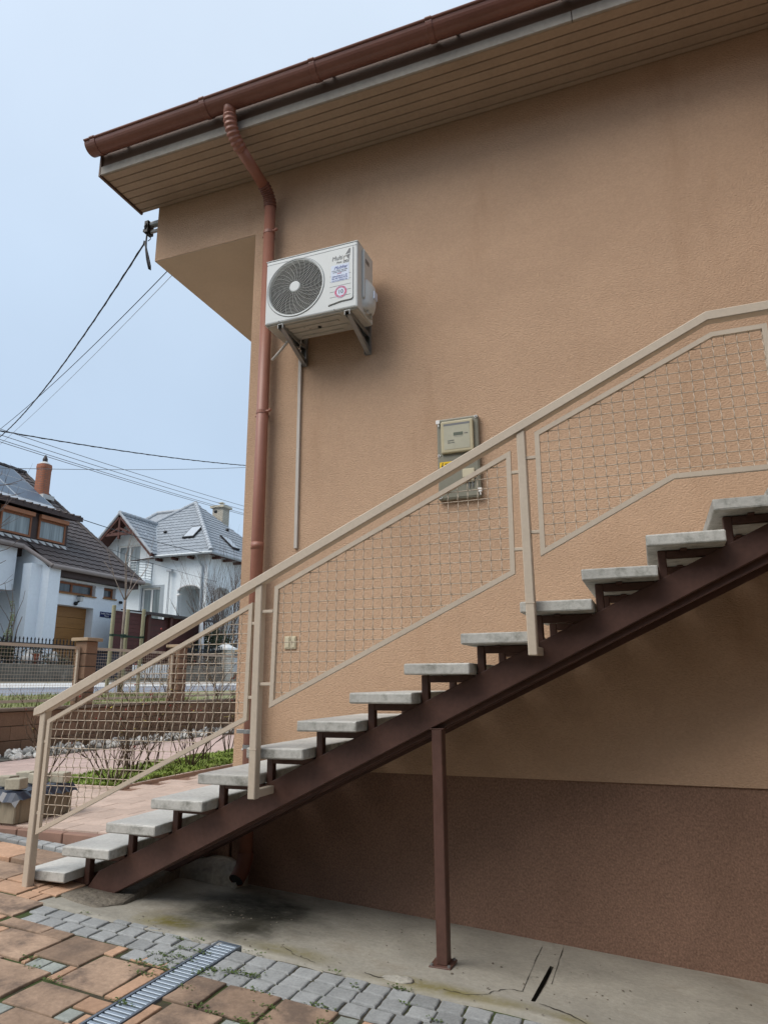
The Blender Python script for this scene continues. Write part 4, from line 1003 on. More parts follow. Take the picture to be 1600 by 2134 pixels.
for x0 in (-1.139, -1.095):
    b = MB(); b.box(x0, x0+.042, WY-.011, WY-.0005, 1.329, 1.413); c = part(sw, 'plate', b.mesh('plate', bevel=.003), mt['ivory'])
    b = MB(); b.box(x0+.006, x0+.036, WY-.0145, WY-.010, 1.337, 1.405); part(c, 'rocker', b.mesh('rocker', bevel=.002), mt['ivory'])

# ================================================================== garden: planter, loose blocks, roses
pl = thing('planter_box', 'weathered concrete planter box standing on the terrace step edge', 'planter', (-3.45,1.1,TZ))
px0, px1, py0, py1, pz1 = -3.80, -3.12, .68, 1.20, .365
b = MB()
for (x0, x1, y0, y1) in ((px0,px1,py0,py0+.045),(px0,px1,py1-.045,py1),(px0,px0+.045,py0+.046,py1-.046),(px1-.045,px1,py0+.046,py1-.046)): b.box(x0, x1, y0, y1, TZ, pz1)
for k in range(5):
    pass
part(pl, 'box_side', b.mesh('box_side', bevel=.008), mt['planter'])
b = MB(); b.box(px0+.05, px1-.05, py0+.05, py1-.05, TZ+.01, pz1-.03); part(pl, 'soil', b, mt['soil'])
PRn = random.Random(17)
b = MB(); nu, nv = 18, 18
vv = []
for j in range(nv+1):
    for i in range(nu+1):
        u = i/nu; v_ = j/nv; x = px0-.035+(px1-px0+.07)*u; y = py0-.036+(py1-py0+.072)*v_
        ed = max(0, py0-y)+max(0, x-px1)+max(0, px0-x)+max(0, y-py1)
        z = pz1+.008+PRn.uniform(-.003,.010) - 1.1*ed - (PRn.uniform(0,.02) if ed > .02 else 0)
        vv.append((x, y, z))
b.add(vv, [(j*(nu+1)+i, j*(nu+1)+i+1, (j+1)*(nu+1)+i+1, (j+1)*(nu+1)+i) for j in range(nv) for i in range(nu)])
solo('plastic_sheet', b.mesh('plastic_sheet', smooth=False), mt['plastic'], 'crumpled blue black plastic sheet covering the top of the concrete planter', 'plastic sheet')
m2 = MB(); m2.box(-.058,.058,-.05,.05,0,.075); blk = m2.mesh('loose_block', bevel=.008, seg=2)
for (x, y, rz, lab) in ((-3.205,.745,.25,'loose grey concrete block at the near corner of the plastic covered planter'),(-3.40,.84,.1,'loose concrete block left of the corner block on the planter'),
                   (-3.30,1.03,-.15,'loose concrete block on the far side of the planter by the railing post'),(-3.48,1.08,.3,'loose concrete block at the far left of the planter top'),(-3.19,1.13,.2,'loose concrete block at the far right corner of the planter')):
    solo('concrete_block', blk, mt['paverblock'], lab, 'concrete block', loc=(x, y, pz1+.022), rot=(PRn.uniform(-.03,.03), PRn.uniform(-.03,.03), rz), group='loose concrete blocks on the planter')

hip_me = MB().ball((0,0,0), .009, 6, 5).mesh('rose_hip')
def rose(loc, h, nst, spread, seed, label, leaves=14, hips=6, thin=1.0, arch=.25):
    rn = random.Random(seed); root = thing('rose_bush', label, 'rose bush', loc, 'bare rose bushes in the garden bed')
    sb, lb, hb = MB(), MB(), MB(); tips = []
    def grow(p, d, L, r, lev):
        n = 5 if lev == 0 else 4; q = [p]; dd = d.copy()
        for i in range(n):
            dd = (dd + Vector((rn.gauss(0,.13), rn.gauss(0,.13), rn.gauss(.02,.06)))).normalized(); q.append(q[-1] + dd*L/n)
        sb.path(q, [r*(1-.55*i/n) for i in range(n+1)], 5 if lev == 0 else 4)
        if lev < 3:
            for _ in range(rn.choice([3,4,4]) if lev == 0 else rn.choice([1,2,3])):
                i = rn.randrange(1 if lev else 2, n+1); a = rn.uniform(0, 6.283); e_ = (dd + Vector((math.cos(a)*.75, math.sin(a)*.75, rn.uniform(.0,.5)))).normalized()
                grow(q[i], e_, L*rn.uniform(.35,.6), r*.58, lev+1)
        tips.append(q[-1]); tips.append(q[-2])
    for k in range(nst):
        a = 2*math.pi*k/nst + rn.uniform(-.4,.4); s = rn.uniform(.3,1)*spread
        p = Vector(loc) + Vector((math.cos(a)*.05*rn.random()*2, math.sin(a)*.05*rn.random()*2, 0))
        grow(p, Vector((math.cos(a)*s, math.sin(a)*s, 1)).normalized(), h*rn.uniform(.55,.85), .0075*thin, 0)
    for _ in range(leaves):
        t = rn.choice(tips) + Vector((rn.gauss(0,.02), rn.gauss(0,.02), rn.gauss(0,.02)))
        for _ in range(rn.choice([1,2,3])):
            a = rn.uniform(0,6.283); d = Vector((math.cos(a), math.sin(a), rn.uniform(-.6,.4))).normalized()*rn.uniform(.02,.036); s = d.cross(Vector((0,0,1))).normalized()*.011
            lb.add([t, t+d*.5+s, t+d, t+d*.5-s], [(0,1,2,3)])
    part(root, 'stems', sb.mesh('stems', smooth=True, fix=False), mt['stem'])
    if leaves: part(root, 'leaves', lb.mesh('leaves', fix=False), mt['leafy'])
    for _ in range(hips): part(root, 'rose_hip', hip_me, mt['hip'], loc=rn.choice(tips), scale=(rn.uniform(.8,1.3),)*3)
    return root
rose((-4.86,2.62,TZ), .80, 7, .85, 3, 'spreading bare rose bush left of the first railing post in front of the fence', 12, 5)
rose((-3.93,2.55,TZ), .72, 11, 1.0, 4, 'dense low rose bush in the middle of the green bed with tangled branches', 10, 4)
rose((-4.22,3.15,TZ), .95, 10, .55, 5, 'rose bush behind the dense low one with upright brown stems', 16, 6)
rose((-4.30,3.60,TZ), 1.65, 4, .28, 6, 'tallest rose with thin upright shoots reaching above the fence wall', 22, 8, .9)
rose((-3.96,3.84,TZ), .90, 9, .5, 8, 'bushy rose nearest the house corner with fanned out stems', 10, 5)
rose((-4.15,4.35,TZ), 1.45, 4, .30, 12, 'slender tall rose with red hips by the house corner', 20, 9, .9)
rose((-4.40,5.3,TZ), 1.05, 7, .5, 15, 'far rose bush half hidden behind the house corner', 8, 3)

# ================================================================== street fence of the garden
FXf = -7.2
fence = thing('garden_fence', 'brown block garden fence with beige mesh panels between capped pillars along the street', 'garden fence', (FXf, 6, TZ))
b0 = MB(); b0.box(-.12,0,-.2,.2,0,.186); fb_me = b0.mesh('block', bevel=.006)
for c in range(3):
    z = .172+c*.1935; y = 1.6 + (.2 if c % 2 else 0)
    while y < 11.4:
        part(fence, 'block', fb_me, mt['fblock'], loc=(FXf+R.uniform(-.003,.003), y+.2, z), scale=(1, .993, 1)); y += .4
b = MB(); b.box(FXf-.22, FXf-.01, -4, 30, -.1, .752); part(fence, 'wall_core', b, mt['dirt'])
b = MB(); b.box(FXf-.24, FXf+.03, -4, 30, .7525, .796); part(fence, 'wall_cap', b.mesh('wall_cap', bevel=.008), mt['fcap'])
pil_y = [3.08, 5.433, 7.77, 10.11, .74]
m2 = MB(); m2.box(-.235,0,0,.238,0,.186); pb_me = m2.mesh('pillar_block', bevel=.008)
m2 = MB(); m2.box(-.285,.05,-.05,.288,0,.052); pc_me = m2.mesh('pillar_cap', bevel=.008, seg=2)
for y in pil_y:
    root = part(fence, 'pillar', MB().box(FXf-.222, FXf-.008+.02, y+.012, y+.226, .79, 1.78), mt['dirt'])
    for c in range(5):
        part(root, 'pillar_block', pb_me, mt['fblock'], loc=(FXf+.018, y, .797+c*.1965))
    part(root, 'pillar_cap', pc_me, mt['pcap'], loc=(FXf+.018, y, .797+5*.1965-.004))
wm = {}
for a, c in ((.99,3.06),(3.33,5.42),(5.685,7.757),(8.02,10.10),(10.36,12.5),(-1.6,.72)):
    b = MB(); x0, x1 = FXf-.13, FXf-.095
    b.box(x0, x1, a, c, 1.645, 1.688); b.box(x0, x1, a, c, .862, .900); b.box(x0, x1, a, a+.04, .9005, 1.6445); b.box(x0, x1, c-.04, c, .9005, 1.6445)
    pf = part(fence, 'mesh_panel', b, mt['beige'])
    b = MB(); y = a+.06
    while y < c-.04: b.path([(x0+.02, y, .89), (x0+.02, y, 1.65)], .0021, 4, cap=False); y += .0505
    z = .945
    while z < 1.64: b.path([(x0+.016, a+.03, z), (x0+.016, c-.03, z)], .0021, 4, cap=False); z += .0505
    o = part(pf, 'wire_mesh', b.mesh('wire_mesh', fix=False), mt['wire']); o['kind'] = 'stuff'

# ================================================================== young street tree with its three stakes
def branchy(sb, p, d, L, r, lev, maxlev, rn, n=4, jit=.12, up=.05, nb=(2,3), ang=.7, taper=.55, sides=5):
    q = [p]; dd = d.copy()
    for i in range(n):
        dd = (dd + Vector((rn.gauss(0,jit), rn.gauss(0,jit), rn.gauss(up,jit*.4)))).normalized(); q.append(q[-1] + dd*L/n)
    sb.path(q, [r*(1-taper*i/n) for i in range(n+1)], sides if lev == 0 else 4)
    if lev < maxlev:
        for _ in range(rn.choice(nb)):
            i = rn.randrange(1, n+1); a = rn.uniform(0,6.283); e_ = (dd + Vector((math.cos(a)*ang, math.sin(a)*ang, rn.uniform(0,.5)))).normalized()
            branchy(sb, q[i], e_, L*rn.uniform(.45,.7), r*.55, lev+1, maxlev, rn, n, jit, up, nb, ang, taper, sides)
tr = thing('street_tree', 'young bare street tree tied between three wooden stakes on the grass bank', 'tree', (-9.0,8.28,.87))
b = MB(); b.path([(-9,8.29,.84),(-9.01,8.285,1.6),(-9,8.27,2.2),(-9,8.26,2.80)], [.034,.031,.028,.024], 8); part(tr, 'trunk', b.mesh('trunk', smooth=True), mt['bark'])
rn = random.Random(44); b = MB()
for (dx, dy, dz, L) in ((-.2,-.38,.75,.75),(.1,-.18,1,.95),(0,.1,1,1.0),(.2,.42,.75,.85),(-.1,.55,.8,.8)): branchy(b, Vector((-9,8.26,2.78)), Vector((dx,dy,dz)).normalized(), L, .013, 0, 2, rn, 4, .08, .05, (1,2), .5)
part(tr, 'branches', b.mesh('branches', fix=False, smooth=True), mt['bark'])
for (y, zt_, x, lab) in ((7.96,2.665,-9.0,'leftmost of the three timber stakes holding the young street tree'),(8.43,2.625,-9.05,'middle timber stake right beside the young street tree'),(8.80,2.655,-8.95,'rightmost timber stake of the young street tree')):
    s_ = thing('tree_stake', lab, 'tree stake', (x, y, .87), 'stakes of the street tree')
    b = MB(); b.path([(x, y-.02, .80), (x, y, zt_)], .040, 10); part(s_, 'pole', b.mesh('pole', bevel=.006), mt['stake'])
    b = MB(); b.path([(x+.05,y,2.04),(x+.05,y,2.09)], .010, 6); b.path([(x, y-.005, 2.045), (x, y-.005, 2.085)], .044, 10); part(s_, 'strap_loop', b, mt['strap'])
b = MB(); b.beam((-8.955,7.97,2.07), (-8.955,8.80,2.055), .006, .035); b.box(-9.02,-8.95,8.23,8.32,2.03,2.10); solo('tree_strap', b, mt['strap'], 'dark green strap joining the stakes to the young tree trunk', 'strap')

# ================================================================== helpers for the far houses
def tiled(root, name, O, u, v, nu, nv, mat, clips=(), tw=.30, rh=.34, lift=.035, wave=.016, samp=4, thick=.0):
    O, u, v = Vector(O), Vector(u).normalized(), Vector(v).normalized(); n = u.cross(v).normalized()
    if n.z < 0: n = -n
    cols = int(round(nu/tw*samp))+1; rows = int(math.ceil(nv/rh)); vs_, fs = [], []
    for r in range(rows):
        a, c = r*rh, (r+1)*rh+.02
        for (t, h0, w) in ((a, .0, 0), (a, lift, 1), (c, .004, 1)):
            for k in range(cols):
                s = k*nu/(cols-1); hh = h0 + (wave*(1+math.cos(2*math.pi*s/tw)) if w else 0)
                vs_.append(O + u*s + v*t + n*hh)
        o0 = r*3*cols
        for q in range(2):
            for k in range(cols-1): fs.append((o0+q*cols+k, o0+q*cols+k+1, o0+(q+1)*cols+k+1, o0+(q+1)*cols+k))
    me = bpy.data.meshes.new(name); me.from_pydata([tuple(p) for p in vs_], [], fs)
    bm = bmesh.new(); bm.from_mesh(me)
    for co, no in clips:
        bmesh.ops.bisect_plane(bm, geom=bm.verts[:]+bm.edges[:]+bm.faces[:], plane_co=co, plane_no=no, clear_outer=True)
    bm.to_mesh(me); bm.free()
    return part(root, name, me, mat)
def ridge_tiles(root, p, q, r, mat, step=.36, name='ridge_tiles'):
    p, q = Vector(p), Vector(q); L = (q-p).length; n = max(1, int(L/step)); b = MB(); d = (q-p)/n
    for i in range(n): b.path([p+d*i, p+d*(i+1.06)], [r*1.08, r*.9], 8)
    return part(root, name, b, mat)
# local frames of the two kinds of wall: xface looks towards +X (street front), yface towards -Y (gable side)
def win_x(root, X, y0, y1, z0, z1, fm, gm, deep=.06, fw=.06, cols=(.5,), name='window', sill=None):
    b = MB()
    b.box(X-deep, X-deep+.05, y0, y1, z0, z0+fw); b.box(X-deep, X-deep+.05, y0, y1, z1-fw, z1)
    for y in (y0, y1-fw): b.box(X-deep+.0005, X-deep+.0495, y, y+fw, z0+fw, z1-fw)
    for c in cols:
        y = y0+(y1-y0)*c; b.box(X-deep+.0005, X-deep+.0495, y-fw*.6, y+fw*.6, z0+fw, z1-fw)
    w = part(root, name, b, fm)
    b = MB(); b.box(X-deep+.01, X-deep+.02, y0+fw*.8, y1-fw*.8, z0+fw*.8, z1-fw*.8); part(w, 'pane', b, gm)
    if sill:
        b = MB(); b.box(X-deep, X+.05, y0-.03, y1+.03, z0-.04, z0-.002); part(w, 'sill', b, sill)
    return w
def win_y(root, Y, x0, x1, z0, z1, fm, gm, deep=.06, fw=.06, cols=(.5,), name='window'):
    b = MB()
    b.box(x0, x1, Y+deep-.05, Y+deep, z0, z0+fw); b.box(x0, x1, Y+deep-.05, Y+deep, z1-fw, z1)
    for x in (x0, x1-fw): b.box(x, x+fw, Y+deep-.0495, Y+deep-.0005, z0+fw, z1-fw)
    for c in cols:
        x = x0+(x1-x0)*c; b.box(x-fw*.6, x+fw*.6, Y+deep-.0495, Y+deep-.0005, z0+fw, z1-fw)
    w = part(root, name, b, fm)
    b = MB(); b.box(x0+fw*.8, x1-fw*.8, Y+deep-.02, Y+deep-.01, z0+fw*.8, z1-fw*.8); part(w, 'pane', b, gm); return w

# ================================================================== left house across the street
H1 = thing('detached_house', 'white house with dark brown tiled roof, solar panels, dormer and oak garage door', 'house', (-20,13,1.5))
SL = .757
def rz1(x): return 4.86 + SL*(-16.7-x)
GX = -17.0
def rect_wall_x(X0, X1, y0, y1, z0, z1, holes):
    """a wall facing +X with openings, built from butted blocks"""
    b = MB(); ys_ = sorted({y0, y1} | {h[0] for h in holes} | {h[1] for h in holes})
    for a, c in zip(ys_[:-1], ys_[1:]):
        hs = sorted([h for h in holes if h[0] <= a+1e-6 and h[1] >= c-1e-6], key=lambda h: h[2]); z = z0
        for h in hs:
            if h[2] > z: b.box(X0, X1, a, c, z, h[2])
            z = h[3]
        if z < z1: b.box(X0, X1, a, c, z, z1)
    return b
holes = [(13.6,15.80,1.5,3.675),(14.0,15.82,4.075,4.475),(16.22,16.82,4.095,4.475)]
part(H1, 'garage_wall', rect_wall_x(GX-.34, GX, 13.0, 17.42, 1.3, 4.86, holes), mt['render'])
b = MB(); b.box(-23,GX-.34,17.08,17.42,1.3,5.1); b.prism([(-23.2,17.41,5.0),(GX-.2,17.41,4.9),(GX-.2,17.41,5.0),(-23.2,17.41,9.7)], (0,-.3,0)); part(H1, 'gable_wall', b, mt['render'])
b = MB()
for k in range(6): b.box(GX-.335, GX-.31, 13.4, 15.80, 1.5+k*.3635, 1.5+k*.3635+.358)
part(H1, 'garage_door', b.mesh('garage_door', bevel=.008), mt['garage'])
b = MB(); b.box(GX-.345, GX-.336, 13.3, 15.85, 1.5, 3.7); b.box(GX-.4,GX-.345,13.1,17.3,1.4,4.8); part(H1, 'garage_inside', b, mt['dirt'])
win_x(H1, GX, 14.0, 15.82, 4.08, 4.47, mt['frameoak'], mt['glassdark'], .20, .07, (.48,), sill=mt['garage'])
win_x(H1, GX, 16.22, 16.82, 4.10, 4.47, mt['frameoak'], mt['glassdark'], .20, .075, (), sill=mt['garage'])
# fin wall at the left of the garage, tall left front and projecting bay
b = MB(); b.prism([(-19.2,13.42,1.3),(-16.68,13.42,1.3),(-16.68,13.42,4.80),(-19.2,13.42,rz1(-19.2)-.06)], (0,.47,0)); part(H1, 'fin_wall', b, mt['render'])
b = MB(); b.box(-19.3,-18.9,2.0,13.40,1.3,6.4); part(H1, 'front_wall', b, mt['render'])
b = MB(); b.box(-18.88,-17.62,2.0,12.95,4.0,5.42); part(H1, 'bay', b, mt['render'])
b = MB(); b.box(-18.9,-18.86,10.2,12.0,1.5,3.5); part(H1, 'entrance_arch', b.mesh('entrance_arch', bevel=.0), mt['reveal'])
# roof
e_u, e_v = (0,1,0), (-1,0,SL)
sl = math.sqrt(1+SL*SL)
tiled(H1, 'roof', (-16.62,13.35,rz1(-16.62)), e_u, e_v, 4.38, 6.68*sl, mt['tileA'])
tiled(H1, 'roof', (-17.42,1.5,rz1(-17.42)), e_u, e_v, 11.85, 5.88*sl, mt['tileA'])
b = MB(); b.prism([(-16.66,17.70,rz1(-16.66)-.14),(-23.3,17.70,rz1(-23.3)-.14),(-23.3,17.70,rz1(-23.3)+.05),(-16.66,17.70,rz1(-16.66)+.05)], (0,.035,0)); part(H1, 'verge_board', b, mt['ridgeA'])
b = MB(); b.prism([(-16.7,13.4,rz1(-16.7)-.10),(-23.3,13.4,rz1(-23.3)-.10),(-23.3,13.4,rz1(-23.3)-.03),(-16.7,13.4,rz1(-16.7)-.03)], (0,4.3,0)); b.prism([(-17.45,1.5,rz1(-17.45)-.10),(-23.3,1.5,rz1(-23.3)-.10),(-23.3,1.5,rz1(-23.3)-.03),(-17.45,1.5,rz1(-17.45)-.03)], (0,11.89,0))
b.prism([(-23.3,1.5,rz1(-23.3)-.05),(-30,1.5,4.8),(-30,1.5,4.7),(-23.3,1.5,rz1(-23.3)-.2)], (0,16.2,0)); part(H1, 'roof_deck', b, mt['woodbrown'])
ridge_tiles(H1, (-23.3,1.5,rz1(-23.3)+.06), (-23.3,17.75,rz1(-23.3)+.06), .12, mt['ridgeA'])
ridge_tiles(H1, (-23.2,17.72,rz1(-23.2)+.05), (-16.62,17.72,rz1(-16.62)+.05), .075, mt['ridgeA'], .34, 'verge_tiles')
b = MB(); b.box(-17.0+.002,-16.72,13.9,17.66,4.55,4.80); part(H1, 'eave_board', b, mt['dormer'])
b = MB(); b.path([(-16.58,13.42,4.80),(-16.58,17.78,4.80)], .075, 10); b.path([(-17.40,12.96,5.42),(-16.58,13.42,4.80)], .065, 8); b.path([(-17.40,1.5,5.44),(-17.40,12.98,5.42)], .075, 10); part(H1, 'gutter', b, mt['greygutter'])
# dormer
DXf, DY1 = -17.95, 15.22
b = MB(); b.box(DXf-3.2, DXf, 6.0, DY1, 5.2, 6.76); dm = part(H1, 'dormer', b, mt['dormer'])
b = MB(); b.prism([(DXf+.30,6.0,6.78),(DXf+.30,6.0,6.95),(DXf-3.0,6.0,7.55),(DXf-3.0,6.0,7.40)], (0,9.58,0)); part(dm, 'dormer_roof', b, mt['dormer'])
b = MB()
for k in range(32): b.path([(DXf+.34,6.1+.3*k,6.945),(DXf-.1,6.1+.3*k,7.02)], .04, 6)
part(dm, 'dormer_eave_tiles', b, mt['tileA'])
b = MB(); b.prism([(DXf+.02,6.0,5.74),(DXf+.02,6.0,5.84),(DXf+.22,6.0,5.69),(DXf+.20,6.0,5.66)], (0,9.2,0)); part(dm, 'flashing', b, mt['mortar'])
for (y0, y1) in ((13.92,15.08),(12.42,13.62),(10.9,12.1)):
    w = win_x(H1, DXf+.075, y0, y1, 5.875, 6.575, mt['frameoak'], mt['glasscurtain'], .07, .065, ())
    b = MB(); b.box(DXf+.02, DXf+.16, y0-.02, y1+.04, 6.58, 6.72); part(w, 'shutter_box', b.mesh('shutter_box', bevel=.01), mt['shutter'])
# solar panels: three rows on the main slope
vdir = Vector((-1,0,SL)).normalized(); nrm = Vector((SL,0,1)).normalized()
base = Vector((-20.66,0,rz1(-20.66)))+nrm*.11
for r in range(3):
    for c in range(5):
        y1 = 16.90-c*1.70; y0 = y1-1.67; s0, s1 = r*1.0+.01, r*1.0+.97
        P_ = [base+vdir*s0+Vector((0,y0,0)), base+vdir*s0+Vector((0,y1,0)), base+vdir*s1+Vector((0,y1,0)), base+vdir*s1+Vector((0,y0,0))]
        b = MB(); b.prism(P_, nrm*.035); fp = part(H1, 'solar_panel', b, mt['solarframe'])
        c0 = sum(P_, Vector())/4; P2 = [c0+(p-c0)*Vector((.96,.975,.96)) if False else c0+(p-c0)*.965 for p in P_]
        b = MB(); b.poly([p+nrm*.0365 for p in P2]); part(fp, 'cells', b, mt['solar'])
b = MB(); P_ = [base+vdir*(-.42)+Vector((0,8.4,-.03)), base+vdir*(-.42)+Vector((0,16.9,-.03)), base+vdir*(-.03)+Vector((0,16.9,0)), base+vdir*(-.03)+Vector((0,8.4,0))]
b.prism(P_, nrm*.03); part(H1, 'panel_skirt', b, mt['solarframe'])
# chimney
ch = MB(); cxy = (-21.5,17.10); n = 20
def rsq(r, z, k=.62): return [(cxy[0]+r*math.copysign(abs(math.cos(a))**k, math.cos(a)), cxy[1]+r*math.copysign(abs(math.sin(a))**k, math.sin(a)), z) for a in [2*math.pi*i/n for i in range(n)]]
zz = [(7.6,.245),(9.60,.245),(9.72,.265),(9.86,.25)]
ch.add([p for z, r in zz for p in rsq(r, z)], [(j*n+i, j*n+(i+1) % n, (j+1)*n+(i+1) % n, (j+1)*n+i) for j in range(len(zz)-1) for i in range(n)] + [[(len(zz)-1)*n+i for i in range(n)]])
chp = part(H1, 'chimney', ch, mt['brickred'])
b = MB(); b.path([(cxy[0],cxy[1],9.84),(cxy[0],cxy[1],9.90),(cxy[0],cxy[1],9.98)], [.25,.22,.12], 16); part(chp, 'chimney_cap', b, mt['mortar'])
b = MB(); b.path([(cxy[0],cxy[1],9.96),(cxy[0],cxy[1],10.10),(cxy[0],cxy[1],10.16),(cxy[0],cxy[1],10.28)], [.09,.10,.08,.03], 10); part(chp, 'cowl', b, mt['ridgeA'])
b = MB(); b.box(cxy[0]+.20,cxy[0]+.40,cxy[1]-.26,cxy[1]+.30,8.36,8.54); part(chp, 'flashing', b, mt['mortar'])
lamp = thing('wall_lantern', 'small black wall lantern above the oak garage door', 'wall lantern', (GX,15.0,3.82))
b = MB(); b.ball((GX+.05,14.92,3.76), .07, 8, 6); b.path([(GX+.05,14.92,3.77),(GX+.14,14.98,3.84)], .03, 6); b.box(GX+.06,GX+.22,14.94,15.10,3.99,4.03); part(lamp, 'bracket', b, mt['iron'])
b = MB(); b.prism([(GX+.08,14.96,3.84),(GX+.20,14.96,3.84),(GX+.21,14.95,3.99),(GX+.07,14.95,3.99)], (0,.13,0)); part(lamp, 'lamp_glass', b, mt['mortar'])
sg = thing('street_sign', 'navy blue enamel street name plate on the white garage wall', 'street sign', (GX,16.42,3.5))
b = MB(); b.box(GX+.004,GX+.02,16.12,16.74,3.42,3.60); part(sg, 'plate', b, mt['sign'])
text_part(sg, 'Kodály Zoltán utca', .078, mt['white'], (GX+.022,16.15,3.515), (0,1,0), FZ, width=.56)
text_part(sg, 'Kakasd', .066, mt['white'], (GX+.022,16.33,3.445), (0,1,0), FZ, width=.20)
b = MB(); b.cyl((GX,17.05,4.02),(GX+.10,17.05,4.0), .05, 8); solo('wall_camera', b, mt['iron'], 'tiny black camera on the white wall right of the small square window', 'security camera')

# ================================================================== right house across the street
H2 = thing('corner_house', 'white two storey house with grey tiled hip roof, timber gable and small balcony', 'house', (-20,26.6,1.8))
HX, HY = -20.0, 26.6
# walls: the porch and openings are cut by butting blocks
def rect_wall_y(Y0, Y1, x0, x1, z0, z1, holes):
    b = MB(); xs_ = sorted({x0, x1} | {h[0] for h in holes} | {h[1] for h in holes})
    for a, c in zip(xs_[:-1], xs_[1:]):
        hs = sorted([h for h in holes if h[0] <= a+1e-6 and h[1] >= c-1e-6], key=lambda h: h[2]); z = z0
        for h in hs:
            if h[2] > z: b.box(a, c, Y0, Y1, z, h[2])
            z = h[3]
        if z < z1: b.box(a, c, Y0, Y1, z, z1)
    return b
def arch_steps(c0, c1, zs, zt, n=10):
    out = []; w = (c1-c0)/n
    for i in range(n):
        t = (i+.5)/n*2-1; out.append((c0+i*w, c0+(i+1)*w, 1.5, zs+(zt-zs)*math.sqrt(max(0, 1-t*t*.95))))
    return out
hl = [(-25.97,-24.40,6.45,8.5),(-24.10,-22.90,3.9,6.06)] + arch_steps(-21.80,-20.36, 5.72, 6.06)
part(H2, 'side_wall', rect_wall_y(HY, HY+.35, -28.2, HX, 1.5, 7.78, [h for h in hl if h[3] < 7.7 or True]), mt['render2'])
b = MB(); b.prism([(-27.6,HY,7.78),(-26.0,HY,7.78),(-26.0,HY,9.35)], (0,.35,0)); b.prism([(-24.38,HY,7.78),(-23.0,HY,7.78),(-24.38,HY,9.2)], (0,.35,0)); b.prism([(-25.97,HY,8.5),(-24.40,HY,8.5),(-24.40,HY,9.18),(-25.2,HY,10.0),(-25.97,HY,9.35)], (0,.35,0)); part(H2, 'gable_wall', b, mt['render2'])
hr = arch_steps(27.3, 28.8, 5.72, 6.06)
part(H2, 'front_wall', rect_wall_x(HX-.35, HX, HY+.352, 38, 1.5, 7.78, hr), mt['render2'])
b = MB(); b.box(-21.9,-20.5,HY+1.7,HY+1.75,1.5,6.4); b.box(-22.0,-21.9,HY+.36,HY+1.75,1.5,6.4); b.box(-22,-20.4,HY+.36,HY+2,6.1,6.2); part(H2, 'porch_inside', b, mt['render2'])
b = MB(); b.box(-20.5,-20.44,HY+.4,38,1.5,6.5); part(H2, 'painted_porch_shade', b, mt['reveal'])  # grey sheet whose colour stands in for shade behind the front arches
b = MB()
for k in range(10):
    t0, t1 = -1+.2*k, -1+.2*(k+1); f_ = lambda t: 5.72+.34*math.sqrt(max(0, 1-t*t*.95)); xx = lambda t: -21.08+.72*t
    b.beam((xx(t0),HY-.01,f_(t0)+.02), (xx(t1),HY-.01,f_(t1)+.02), .05, .06, (0,1,0))
part(H2, 'arch_trim', b, mt['reveal'])
win_y(H2, HY, -25.97, -24.40, 6.45, 8.5, mt['white'], mt['glasscurtain'], .14, .09, (.5,), 'balcony_door')
win_y(H2, HY, -24.10, -22.90, 3.9, 6.06, mt['white'], mt['glass'], .14, .09, (.5,), 'patio_door')
b = MB(); b.box(-24.22,-24.10,HY-.012,HY+.05,3.9,6.18); b.box(-22.90,-22.66,HY-.012,HY+.05,3.9,6.18); b.box(-24.22,-22.66,HY-.0125,HY+.05,6.06,6.19); part(H2, 'door_surround', b, mt['zinc'])
# balcony with rounded railing
bal = part(H2, 'balcony', MB().prism([(-25.9,HY-.02,6.28),(-23.5,HY-.02,6.28),(-23.5,HY-.55,6.28),(-23.9,HY-.95,6.28),(-25.4,HY-.95,6.28),(-25.9,HY-.55,6.28)], (0,0,.16)), mt['render2'])
rp = [(-25.86,HY-.02),(-25.86,HY-.5),(-25.55,HY-.86),(-25.2,HY-.92),(-24.2,HY-.92),(-23.85,HY-.86),(-23.54,HY-.5),(-23.54,HY-.02)]
b = MB()
for k in range(7): b.path([(x, y, 6.50+.145*k) for x, y in rp], .022 if k == 6 else .016, 5)
part(bal, 'balcony_rail', b, mt['zinc'])
b = MB()
for (x, y) in rp: b.path([(x, y, 6.40), (x, y, 7.40)], .022, 5)
part(bal, 'rail_post', b, mt['zinc'])
# roofs
KS = .92; EC = Vector((-19.55,26.15,7.68))
pk = EC + 4.32*Vector((-1,1,KS))
LC = Vector((2*pk.x-EC.x, EC.y, EC.z))
u1 = Vector((1,0,0)); v1 = Vector((0,1,KS)); hipn = Vector((1,1,0)).normalized()
sv = math.sqrt(1+KS*KS)
nA = Vector((1,1,0)).normalized(); 
tiled(H2, 'roof', LC, (1,0,0), (0,1,KS), (EC-LC).length, 4.32*sv, mt['tileB'], [(EC, Vector((1,1,0))), (LC, Vector((-1,1,0))), (Vector((-22.97,26.15,7.68)), Vector((-2.59,-2.28,0)))], tw=.30, rh=.33)
RC = Vector((EC.x, 2*pk.y-EC.y, EC.z))
tiled(H2, 'roof', EC, (0,1,0), (-1,0,KS), (RC-EC).length, 4.32*sv, mt['tileB'], [(EC, Vector((-1,-1,0))), (RC, Vector((-1,1,0)))], tw=.30, rh=.33)
tiled(H2, 'roof', LC, (0,1,0), (1,0,KS), (RC-EC).length, 4.32*sv, mt['tileB'], [(LC, Vector((1,-1,0))), (LC+(RC-EC), Vector((1,1,0)))], tw=.30, rh=.6, samp=2)
dz_ = Vector((0,0,-.05)); VA, VB = Vector((-22.97,26.15,7.68)), Vector((-25.25,28.74,10.063))
